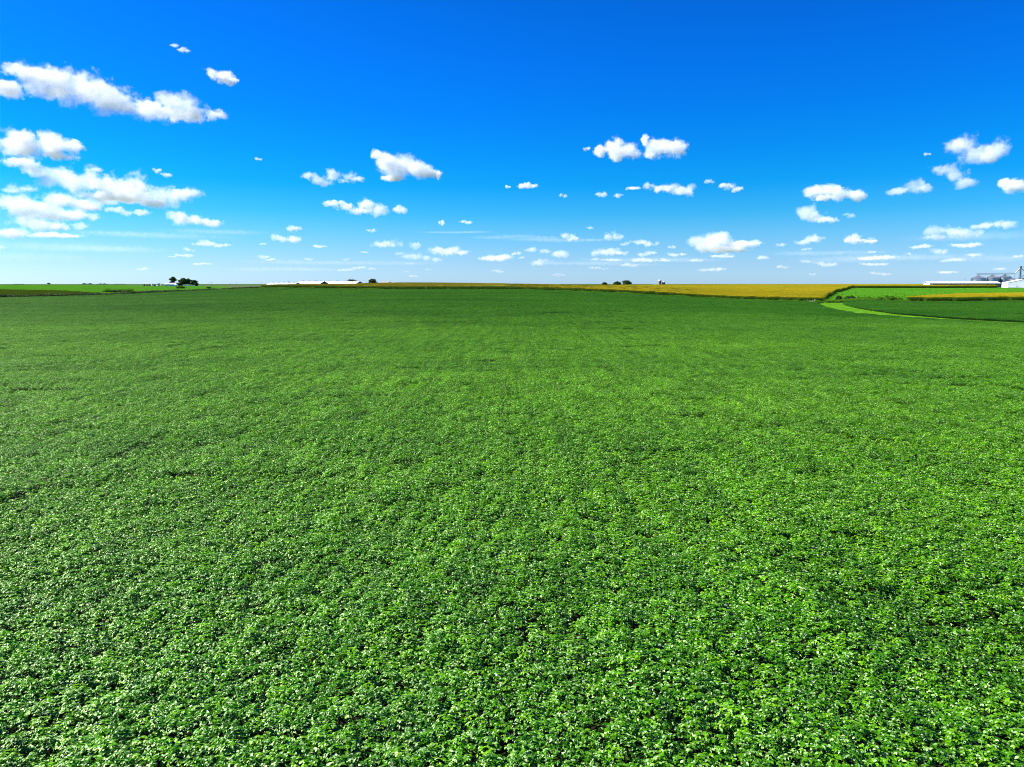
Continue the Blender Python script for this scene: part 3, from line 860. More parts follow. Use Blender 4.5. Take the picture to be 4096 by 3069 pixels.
def barn(label, corner, az, L, W, he, hr, vents, group):
    """corner: ground point under the front-left eave; az: compass of the ridge towards the right"""
    dx = Vector((math.sin(R(az)), math.cos(R(az)), 0)); dy = Vector((-dx.y, dx.x, 0))
    c = Vector((corner[0], corner[1], 0)) + dx * L / 2 + dy * W / 2
    t = thing('long_barn', label, 'barn', (c.x, c.y, g1(c.x, c.y)), az_rz(az), group)
    gable_faces(L, W, he, hr, .2, .6).build('roof', M['white_roof'], t)
    for s in (-1, 1):
        MB().box((0, s * (W / 2 - .08), (he - .6) / 2), (L - .4, .16, he + .55)).build('side_wall', M['white'], t)
        MB().box((0, s * (W / 2 + .02), .5), (L - .3, .12, 1.0)).build('base_trim', M['brown_trim'], t)
        gable_wall(W - .02, he - .02, hr - .03, s * (L / 2 - .16) - (.15 if s > 0 else 0)).build('gable_wall', M['gable_shade'], t)
    for s in (-1, 1):            # barge boards on the right-hand edge, coloured with the gable's painted shade
        e_ = Vector((L / 2 + .62, s * (W / 2 + .6), he - .6 * (hr - he) / (W / 2))); r_ = Vector((L / 2 + .62, 0, hr))
        MB().add([e_ + Vector((0, 0, -.25)), r_ + Vector((0, 0, -.25)), r_ + Vector((0, 0, .26)), e_ + Vector((0, 0, .26)), e_ + Vector((.18, 0, -.25)), r_ + Vector((.18, 0, -.25)), r_ + Vector((.18, 0, .26)), e_ + Vector((.18, 0, .26))],
                 [(0, 1, 2, 3), (7, 6, 5, 4), (0, 4, 5, 1), (3, 2, 6, 7), (0, 3, 7, 4), (1, 5, 6, 2)]).build('barge_board', M['gable_shade'], t)
    for k in range(vents):
        x = -L / 2 + L * (k + .5) / vents
        v_ = MB().tube((x, 0, hr - .2), (x, 0, hr + .75), .42, .42, 10).build('roof_vent', M['steel'], t)
        MB().lathe([(.01, .45), (.62, .10), (.62, 0), (.3, 0)], 10, (x, 0, hr + .76)).build('vent_cap', M['steel'], v_)
    return t
GB = 'long white roofed barns on the left skyline'
c1, c2, c3 = P(1066, 1141, 720), P(1182, 1139, 728), P(1284, 1137, 745)
barn('lowest and farthest left of the three long white roofed barns', (c1.x, c1.y), 108, 31, 15, hgt(1066, 1140, 720), hgt(1130, 1132.5, 720), 5, GB)
barn('middle long white roofed barn with four ridge vents', (c2.x, c2.y), 110, 28, 17, hgt(1182, 1138.5, 728), hgt(1240, 1126, 731), 4, GB)
barn('rightmost long white roofed barn showing its dark gable end', (c3.x, c3.y), 103, 39, 17, hgt(1280, 1136.5, 745), hgt(1360, 1126.5, 748), 4, GB)

def house():
    d = 800; p = P(1516, 1140, d); L = 62 * d / F_PX; z = g1(p.x, d)
    t = thing('farm_house', 'low house with grey shingle roof peeking over the corn', 'house', (p.x + L / 2, d + 5, g1(p.x + L / 2, d + 5)), 0)
    he, hr = hgt(1540, 1132.5, d), hgt(1540, 1126.5, d)
    gable_faces(L * .66, 9, he, hr, .15, .4).build('roof', M['roof_grey'], t).location.x = -L * .17
    lo = gable_faces(L * .34, 8, he, hr - .5, .15, .3).build('garage_roof', M['roof_grey'], t); lo.location = (L * .335, .3, 0)
    MB().box((0, 0, he / 2 - .3), (L * .98, 8.6, he + .5)).build('wall', M['wall_grey'], t)
    cg = MB()
    cg.add([(1.2, -4.9, he - .2), (5.2, -4.9, he - .2), (3.2, -4.9, hr - .5), (3.2, 0, hr - .5)], [(0, 1, 2), (0, 2, 3), (1, 3, 2)]).build('cross_gable', M['roof_grey'], t)
    for x in (-5, -2, 6):
        w = MB().box((x, -4.36, 1.6), (1.2, .14, 1.3)).build('window', M['white'], t)
        MB().box((x, -4.44, 1.6), (1.0, .06, 1.1)).build('pane', M['glass'], w)
house()

def left_shed():
    d = 900; a, b_ = P(657, 1146, d), P(696, 1146, d)
    L, W = b_.x - a.x, 9.0
    c = Vector(((a.x + b_.x) / 2, d + W / 2, 0)); az = 90 - 13
    t = thing('machine_shed', 'low white roofed machine shed below the ragged tree', 'shed', (c.x, c.y, g1(c.x, c.y)), az_rz(90) + R(14))
    he, hr = hgt(670, 1137.5, d), hgt(670, 1132.5, d + 4)
    gable_faces(L, W, he, hr, .15, .4).build('roof', M['white_roof'], t)
    for s in (-1, 1):
        gable_wall(W - .02, he - .02, hr - .03, s * (L / 2 - .16) - (.15 if s > 0 else 0)).build('gable_wall', M['white'], t)
        MB().box((0, s * (W / 2 - .08), he / 2 - .3), (L - .4, .16, he + .5)).build('side_wall', M['wall_grey'], t)
    MB().box((-2, -W / 2 - .04, 1.5), (3.6, .1, 3.0)).build('sliding_door', M['white'], t)
left_shed()

def bin_(label, u, d, dia, v_eave, v_apex, group, rings=8, ladder=True, vents=8, small=False):
    x = X(u, d); z = g1(x, d)
    he, ha = hgt(u, v_eave, d), hgt(u, v_apex, d)
    t = thing('grain_bin', label, 'grain bin', (x, d, z), 0, group)
    r = dia / 2
    n_ = 40
    prof = [(r, -.5)]
    for k in range(rings * 3):                     # corrugated sheets
        z0 = he * k / (rings * 3); dz = he / (rings * 3)
        prof += [(r, z0 + .02), (r + .05, z0 + dz * .5), (r, z0 + dz)]
    MB().lathe(prof, n_).build('wall', M['galv'], t, True)
    rf = MB().lathe([(r + .22, he - .06), (r + .22, he + .02), (dia * .07, ha - .35), (dia * .07, ha - .1), (.02, ha)], n_).build('roof', M['galv_roof'], t)
    for k in range(0 if small else 20):
        a = 2 * math.pi * k / 20
        MB().tube((r * math.cos(a), r * math.sin(a), he + .12), (r * .14 * math.cos(a), r * .14 * math.sin(a), ha - .28), .05, .05, 4).build('roof_rib', M['galv_roof'], rf)
    for k in range(1, rings):
        MB().lathe([(r + .02, he * k / rings - .05), (r + .09, he * k / rings - .05), (r + .09, he * k / rings + .05), (r + .02, he * k / rings + .05)], n_).build('wall_ring', M['galv'], t, True)
    for k in range(vents):
        a = 2 * math.pi * (k + .3) / vents
        q = .72
        zz = he + (ha - he) * (1 - q)
        MB().box((r * q * math.cos(a), r * q * math.sin(a), zz + .25), (.6, .6, .5), a).build('roof_vent', M['galv_roof'], rf)
    if ladder:
        lad = MB()
        a = R(-60)
        for s in (-.22, .22):
            lad.tube(((r + .2) * math.cos(a) - s * math.sin(a), (r + .2) * math.sin(a) + s * math.cos(a), .5), ((r + .2) * math.cos(a) - s * math.sin(a), (r + .2) * math.sin(a) + s * math.cos(a), he), .04, .04, 5)
        for k in range(int(he / .5)):
            zz = .6 + k * .5
            lad.tube(((r + .2) * math.cos(a) + .22 * math.sin(a), (r + .2) * math.sin(a) - .22 * math.cos(a), zz), ((r + .2) * math.cos(a) - .22 * math.sin(a), (r + .2) * math.sin(a) + .22 * math.cos(a), zz), .025, .025, 4)
        lad.build('ladder', M['steel'], t)
    return t
G5 = 'grain bins of the farm at the right'
bin_('large steel grain bin, leftmost of the three under the conveyor', 3910, 800, 13.9, 1113, 1101.5, G5)
bin_('large steel grain bin, middle of the three under the conveyor', 3967, 800, 12.8, 1111.5, 1099.5, G5)
bin_('large steel grain bin, rightmost of the three, beside the tall elevator', 4017, 800, 12.4, 1110, 1098.5, G5)
bin_('shadowed grain bin showing in the gap behind the larger ones', 3988, 835, 8.5, 1114, 1104, G5, 8, False, 0)
bin_('grain bin whose pale cone roof shows over the white building ridge', 4053, 790, 9.5, 1120, 1111.5, G5, 6, False, 6)
bin_('grain bin with pale cone roof at the right edge behind the elevator', 4098, 800, 10.5, 1119, 1109, G5, 6, False, 6)
G6 = 'little bins of the farmstead at the left'
bin_('small steel bin with cone roof beside the low white shed', 636, 900, 15 * 900 / F_PX, 1136, 1131.5, G6, 5, False, 0, True)
bin_('smallest steel bin standing among the dark conifers', 612, 905, 9.5 * 905 / F_PX, 1137, 1134.5, G6, 4, False, 0, True)

def elevator():
    d = 800; x = X(4076, d); z = g1(x, d); H = hgt(4076, 1069, d)
    t = thing('grain_elevator_tower', 'tall steel elevator leg rising behind the white building', 'elevator', (x, d, z))
    for sx in (-1, 1):
        for sy in (-1, 1):
            MB().tube((sx * 1.1, sy * 1.1, -.3), (sx * .8, sy * .8, H - 1), .11, .09, 5).build('tower_leg', M['steel'], t)
    br = MB()
    nz = 9
    for k in range(nz):
        z0, z1 = H * k / nz, H * (k + 1) / nz - (1 if k == nz - 1 else 0)
        for (ax, ay, bx, by) in ((-1, -1, 1, -1), (1, -1, 1, 1), (1, 1, -1, 1), (-1, 1, -1, -1)):
            br.tube((ax * .95, ay * .95, z0), (bx * .95, by * .95, z1), .05, .05, 4)
            br.tube((ax * .95, ay * .95, z1), (bx * .95, by * .95, z1), .05, .05, 4)
    br.build('bracing', M['steel'], t)
    for s in (-.32, .32):
        MB().box((s, 0, H / 2), (.42, .5, H)).build('leg_casing', M['galv_roof'], t)
    MB().box((0, 0, H + .5), (1.9, 1.0, 1.4)).build('head', M['galv_roof'], t)
    pf = MB().box((0, 0, H - .3), (4.0, 3.4, .12)).build('platform', M['steel'], t)
    rl = MB()
    for zz in (.5, 1.05):
        for (ax, ay, bx, by) in ((-2, -1.7, 2, -1.7), (2, -1.7, 2, 1.7), (2, 1.7, -2, 1.7), (-2, 1.7, -2, -1.7)):
            rl.tube((ax, ay, H - .3 + zz), (bx, by, H - .3 + zz), .045, .045, 4)
    for ax in (-2, 0, 2):
        for ay in (-1.7, 1.7):
            rl.tube((ax, ay, H - .3), (ax, ay, H + .75), .045, .045, 4)
    rl.build('railing', M['steel'], pf)
    e = P(4061, 1095, d)
    MB().tube((-.4, 0, H - .6), (e.x - x, 0, e.z - z), .55, .5, 8).build('down_spout', M['galv_roof'], t)
    for (u_, v_) in ((4104, 1090), (4115, 1104)):
        e2 = P(u_, v_, d + 4)
        MB().tube((.5, 0, H - 1.2), (e2.x - x, 4, e2.z - z), .22, .22, 6).build('side_spout', M['steel'], t)
    e3 = P(4100, 1094, d)
    MB().tube((0, -.6, hgt(4072, 1117, d)), (e3.x - x, -.6, e3.z - z), .2, .2, 6).build('brace_pipe', M['steel'], t)
elevator()

def conveyor():
    d = 800; a, b_ = P(3906, 1097.5, d), P(4063, 1094.5, d)
    z = g1(a.x, d)
    t = thing('conveyor_bridge', 'thin steel conveyor catwalk spanning above the grain bin roofs', 'conveyor', (a.x, d, z))
    L, dz = b_.x - a.x, b_.z - a.z
    z0 = a.z - z
    MB().box((L / 2, 0, z0 + dz / 2), (L, .55, .55)).build('trough', M['steel'], t)
    w = MB()
    for s in (-.5, .5):
        w.tube((0, s, z0 - .55), (L, s, z0 + dz - .55), .07, .07, 4)
    for k in range(24):
        x = L * k / 24; x1 = L * (k + 1) / 24
        w.tube((x, -.5, z0 - .55 + dz * k / 24), (x1, -.5, z0 + .2 + dz * k / 24), .05, .05, 4)
        w.tube((x, .5, z0 + .2 + dz * k / 24), (x1, .5, z0 - .55 + dz * k / 24), .05, .05, 4)
    w.build('truss', M['steel'], t)
    rl = MB().tube((0, -.6, z0 + 1.1), (L, -.6, z0 + dz + 1.1), .04, .04, 4)
    for k in range(17):
        rl.tube((L * k / 16, -.6, z0 + .2), (L * k / 16, -.6, z0 + 1.1 + dz * k / 16), .04, .04, 4)
    rl.build('railing', M['steel'], t)
    for u_ in (3910, 3967, 4017):
        x = X(u_, d) - a.x
        MB().tube((x, 0, z0 - .1), (x, 0, hgt(u_, 1102, d) - .3), .2, .2, 8).build('drop_spout', M['galv_roof'], t)
    for u_, v_ in ((4002, 1108), (4034, 1108)):
        e = P(u_, v_, d - 6.2); x = e.x - a.x
        MB().tube((x, -6.2, e.z - z), (x + (10 if u_ < 4020 else 6), 0, z0 - .4 + dz), .1, .1, 5).build('strut', M['steel'], t)
    MB().tube((L - .8, 0, -.3), (L - .8, 0, z0 - .4), .16, .14, 6).build('support_post', M['steel'], t)
conveyor()

def long_shed():
    d = 765; a, b_ = P(3722, 1140, d), P(3999, 1140, d)
    L, W = b_.x - a.x, 13.0
    cx, cy_ = (a.x + b_.x) / 2, d + W / 2
    t = thing('livestock_shed', 'long low open-fronted white shed before the grain bins', 'shed', (cx, cy_, g1(cx, cy_)), R(-1.5))
    he, hr = hgt(3850, 1133.5, d), hgt(3850, 1126.5, d + 6)
    gable_faces(L, W, he, hr, .2, .7).build('roof', M['white_roof'], t)
    for s in (-1, 1):
        gable_wall(W, he - .02, hr - .04, s * (L / 2 - .16) - (.15 if s > 0 else 0)).build('gable_wall', M['white'], t)
    MB().box((0, W / 2 - .1, he / 2 - .3), (L - .4, .2, he + .5)).build('back_wall', M['white'], t)
    MB().box((-L / 2 + 1.6, -W / 2 + .1, he / 2 - .3), (3.2, .2, he + .5)).build('front_panel', M['white'], t)
    MB().box((0, -W / 2 + .25, .3), (L - 7, .25, 1.6)).build('bunk_wall', M['wall_grey'], t)
    for k in range(15):
        x = -L / 2 + 4 + (L - 8) * k / 14
        MB().box((x, -W / 2 + .1, he / 2 - .35), (.22, .2, he + .5)).build('post', M['wood'], t)
    for k in range(8):
        x = -L / 2 + L * (k + .6) / 8.2
        MB().box((x, 0, hr + .32), (3.6, 1.4, .5)).build('ridge_vent', M['white_roof'], t)
long_shed()

def white_building():
    d = 690; p = P(4030, 1152, d)
    az = 27.0
    fw = Vector((math.sin(R(az)), math.cos(R(az)), 0)); rt = Vector((fw.y, -fw.x, 0))
    W, L = 23.6, 38.0
    c = Vector((p.x, p.y, 0)) + rt * W / 2 + fw * L / 2
    t = thing('white_machine_building', 'big white gabled building cut off by the right edge', 'building', (c.x, c.y, g1(p.x, p.y)), az_rz(az))
    he, hr = hgt(4030, 1131, d), hgt(4078, 1119, d)
    gable_faces(L, W, he, hr, .2, .06).build('roof', M['white_roof'], t)
    for s in (-1, 1):
        gw = gable_wall(W, he - .02, hr - .04, s * (L / 2 - .08) - (.15 if s > 0 else 0)).build('gable_wall', M['white'], t)
        MB().box((s * (L / 2 - .04), 0, .45), (.3, W - .1, 1.5)).build('wainscot', M['wall_grey'], t)
        MB().box((0, s * (W / 2 - .08), he / 2 - .3), (L - .5, .16, he + .5)).build('side_wall', M['white'], t)
    MB().box((-L / 2 - .06, -3.0, 2.4), (.1, 6.0, 4.6)).build('overhead_door', M['white'], t)
    MB().box((-L / 2 - .06, 4.5, 1.3), (.1, 1.1, 2.3)).build('walk_door', M['wall_grey'], t)
white_building()

def silo(label, u, d, dia, v_shoulder, v_top, group):
    x = X(u, d); z = g1(x, d)
    t = thing('tower_silo', label, 'silo', (x, d, z), 0, group)
    hs, ht = hgt(u, v_shoulder, d), hgt(u, v_top, d)
    r = dia / 2
    MB().lathe([(r, -.5), (r, hs)], 28).build('wall', M['concrete'], t, True)
    for k in range(1, int(hs / 1.2)):
        MB().lathe([(r + .005, k * 1.2 - .06), (r + .05, k * 1.2), (r + .005, k * 1.2 + .06)], 28).build('hoop', M['concrete'], t, True)
    prof = [(r * math.cos(R(a)) + (.12 if a == 0 else 0), hs + (ht - hs) * math.sin(R(a))) for a in (0, 20, 40, 60, 75, 88)]
    MB().lathe(prof, 28).build('dome', M['dome'], t, True)
    MB().box((r * .7, -r * .85, hs / 2), (.7, .7, hs)).build('chute', M['concrete'], t)
silo('taller concrete silo with white dome on the corn skyline', 2638, 1200, 13.5 * 1200 / F_PX, 1124, 1119, 'pair of silos')
silo('shorter concrete silo with white dome beside the taller one', 2654, 1200, 11.5 * 1200 / F_PX, 1130, 1126, 'pair of silos')
def low_shed():
    d = 1210; x = X(2619, d); z = g1(x, d); h = hgt(2619, 1139, d)
    t = thing('low_white_shed', 'sliver of a low white shed roof left of the two silos', 'shed', (x, d, z))
    gable_faces(8, 6, h - 1.2, h, .15, .3).build('roof', M['white_roof'], t)
    MB().box((0, 0, (h - 1.2) / 2 - .3), (7.8, 5.8, h - .8)).build('wall', M['wall_grey'], t)
low_shed()

# utility poles
def pole(label, u, d, v_top, group='utility poles on the skyline'):
    x = X(u, d); h = hgt(u, v_top, d)
    t = thing('utility_pole', label, 'utility pole', (x, d, g1(x, d)), .3, group)
    MB().tube((0, 0, -1), (0, 0, h), .20, .14, 7).build('post', M['wood'], t)
    MB().box((0, -.14, h - .5), (2.4, .12, .14)).build('crossarm', M['wood'], t)
    for s in (-1.05, -.4, .4, 1.05):
        MB().tube((s, -.14, h - .43), (s, -.14, h - .22), .06, .05, 6).build('insulator', M['steel'], t)
pole('leftmost skyline utility pole, right of the farmstead trees', 846, 1250, 1129.5)
pole('shortest skyline utility pole, second from the farmstead trees', 922, 1300, 1132.5)
pole('skyline utility pole third from the farmstead trees', 945, 1250, 1129.5)
pole('skyline utility pole just left of the white roofed barns', 1049, 1200, 1127.5)
pole('utility pole rising behind the lowest white roofed barn', 1155, 960, 1125)
pole('utility pole tip over the middle white roofed barn', 1266, 1000, 1121.5)
pole('utility pole tip over the rightmost white roofed barn', 1349, 1000, 1120.5)
pole('lone pole standing before the long low white shed', 3857, 752, 1115)

# white vehicles and tank
def van(label, u, d, L, rz, group=None):
    x = X(u, d)
    t = thing('parked_van', label, 'van', (x, d, g1(x, d)), rz, group)
    b_ = MB()
    prof = [(-L / 2, .45), (L / 2 - .1, .45), (L / 2, .9), (L / 2 - .9, 1.15), (L / 2 - 1.5, 2.1), (-L / 2 + .1, 2.15)]
    k = len(prof)
    b_.add([(x_, -.95, z_) for x_, z_ in prof] + [(x_, .95, z_) for x_, z_ in prof], [tuple(range(k)), tuple(range(2 * k - 1, k - 1, -1))] + [(i, k + i, k + (i + 1) % k, (i + 1) % k) for i in range(k)])
    b_.build('body', M['white'], t)
    MB().box((L / 2 - 1.75, 0, 1.6), (.9, 1.93, .55)).build('side_window', M['glass'], t)
    for sx in (-L / 2 + 1, L / 2 - 1):
        for sy in (-.85, .85):
            MB().tube((sx, sy - .12, .36), (sx, sy + .12, .36), .36, .36, 14).build('wheel', M['tyre'], t)
van('white vehicle parked before the farmstead trees', 742, 893, 5.6, R(4))
van('lower white vehicle parked at the right end of the farmstead trees', 770, 893, 4.8, R(-5))
def tank(label, u, d, L):
    x = X(u, d)
    t = thing('storage_tank', label, 'tank', (x, d, g1(x, d)), R(5))
    prof = [(.02, -L / 2), (.6, -L / 2 + .15), (.95, -L / 2 + .6), (.95, L / 2 - .6), (.6, L / 2 - .15), (.02, L / 2)]
    mb = MB().lathe(prof, 16); mb.v = [(z_, x_, y_ + 1.6) for x_, y_, z_ in mb.v]
    mb.build('vessel', M['white'], t, True)
    for s in (-L / 4, L / 4):
        MB().box((s, 0, .45), (.25, 1.5, 1.3)).build('saddle', M['steel'], t)
tank('white rounded tank under the bushy tree by the low shed', 706, 895, 4.2)
tank('short white tank standing before the long low shed', 3860, 752, 6.0)
tank('second white tank lying further along the long low shed', 3895, 753, 7.0)

# rocks cleared to the field corner
def rock_mesh(seed):
    r = random.Random(seed)
    import bmesh
    bm = bmesh.new(); bmesh.ops.create_icosphere(bm, subdivisions=2, radius=1)
    for v in bm.verts:
        v.co *= 1 + r.uniform(-.22, .22); v.co.z *= .72
    me = bpy.data.meshes.new('boulder'); bm.to_mesh(me); bm.free(); me.materials.append(M['rock'])
    return me
x0, y0 = X(3250, 396), 396
rp = thing('rock_pile', 'small pile of pale boulders where the corn meets the mown strip', 'rock pile', (x0, y0, g1(x0, y0)))
rms = [rock_mesh(i) for i in range(3)]
rr = random.Random(5)
for i in range(14):
    o = link('boulder', rms[i % 3], None, rp)
    s = rr.uniform(.25, .55); o.scale = (s, s, s * .9)
    o.location = (rr.uniform(-1.7, 1.7), rr.uniform(-1.2, 1.2), .55 + s * .4 + (.7 if i > 9 else 0)); o.rotation_euler = (rr.uniform(0, 6), rr.uniform(0, 6), rr.uniform(0, 6))

# ------------------------------------------------------------------ clouds: puffs of scattering vapour
def cloud_material():
    m, n, l = mat('cloud_vapour')
    n.remove(n['Principled BSDF'])
    out = n['Material Output']
    tc = n.new('ShaderNodeTexCoord'); geo = n.new('ShaderNodeNewGeometry')
    ln = n.new('ShaderNodeVectorMath'); ln.operation = 'LENGTH'
    l.new(tc.outputs['Object'], ln.inputs[0])
    af = n.new('ShaderNodeAttribute'); af.attribute_type = 'OBJECT'; af.attribute_name = 'grain'
    ad = n.new('ShaderNodeAttribute'); ad.attribute_type = 'OBJECT'; ad.attribute_name = 'vapour'
    aw = n.new('ShaderNodeAttribute'); aw.attribute_type = 'OBJECT'; aw.attribute_name = 'raggedness'
    sc = n.new('ShaderNodeVectorMath'); sc.operation = 'SCALE'
    l.new(geo.outputs['Position'], sc.inputs[0]); l.new(af.outputs['Fac'], sc.inputs['Scale'])
    t = noise(n, l, 1.0, 6, .66, sc.outputs[0])
    def mth(op, a, b_, clamp=False):
        x = n.new('ShaderNodeMath'); x.operation = op; x.use_clamp = clamp
        for i, s in enumerate((a, b_)):
            if isinstance(s, (int, float)): x.inputs[i].default_value = s
            else: l.new(s, x.inputs[i])
        return x.outputs[0]
    shape = mth('SUBTRACT', 1.0, ln.outputs['Value'])
    er = mth('MULTIPLY', mth('SUBTRACT', t.outputs['Fac'], .37), aw.outputs['Fac'])
    dens = mth('MULTIPLY', mth('SUBTRACT', shape, er), 2.6, True)
    sig = mth('MULTIPLY', dens, ad.outputs['Fac'])
    vs_ = n.new('ShaderNodeVolumeScatter')
    vs_.inputs['Color'].default_value = (1, 1, 1, 1)
    vs_.inputs['Anisotropy'].default_value = 0.0
    l.new(sig, vs_.inputs['Density'])
    l.new(vs_.outputs[0], out.inputs['Volume'])
    return m
M['cloud'] = cloud_material()
import bmesh
_bm = bmesh.new(); bmesh.ops.create_icosphere(_bm, subdivisions=3, radius=1.0)
PUFF = bpy.data.meshes.new('puff'); _bm.to_mesh(PUFF); _bm.free()
PUFF.materials.append(M['cloud'])
for p_ in PUFF.polygons: p_.use_smooth = True
CLOUD_BASE = 1150.0
CLOUD_TAU = 0.31

# windows of the photograph the cloud outlines were measured in: (left, top, scale)
Z1, Z2, Z3, Z4, Z5 = (0, 150, 2.011), (0, 550, 2.011), (1000, 550, 2.011), (2000, 500, 2.011), (3000, 500, 2.018)
def cloud(win, puffs, label, tau=7.0, group='fair-weather clouds', rag=2.7, grow=1.40):
    L = [(win[0] + a / win[2], win[1] + b_ / win[2], rx / win[2] * grow, ry / win[2] * grow) for a, b_, rx, ry in puffs]
    q = random.Random(int(L[0][0] * 7 + L[0][1] * 13))
    if len(L) < 3:                                   # break lone lumps into an uneven cluster
        M_ = []
        for (u, v, ru, rv) in L:
            for k in (-1, 0, 1):
                f = q.uniform(.45, .72) if k else q.uniform(.62, .8)
                M_.append((u + k * ru * q.uniform(.34, .55), v + rv * (q.uniform(-.30, .30) if k else q.uniform(-.15, .1)), ru * f, rv * min(1, f * q.uniform(.9, 1.35))))
        L = M_
    vm = max(p[1] for p in L); um = sum(p[0] for p in L) / len(L)
    el = max(.02, (HORIZON + 6 - vm) / F_PX)
    tau = tau * min(1.0, .24 + el * 6.0)            # the far ones are small and thin
    d = min(CLOUD_BASE / el, 26000.0)
    c = P(um, vm, d)
    root = thing('cloud', label, 'cloud', c, 0, group)
    for i, (u, v, ru, rv) in enumerate(L):
        dd = d * (1 + .004 * ((i * 7) % 5 - 2))
        p = P(u, v, dd)
        s = dd / F_PX * math.sqrt(1 + ((u - UC) / F_PX) ** 2)
        o = link('puff', PUFF, None, root)
        o.location = p - c
        ry_ = max(rv, ru * .6)
        o.scale = (ru * s, ry_ * s, rv * s)
        o.rotation_euler = (0, 0, -math.atan((u - UC) / F_PX))
        o['vapour'] = CLOUD_TAU * tau / (min(ru, rv * 1.6) * s)
        o['grain'] = 1.0 / (min(48.0, rv * 1.1 + 6) * s)
        o['raggedness'] = rag
    return root

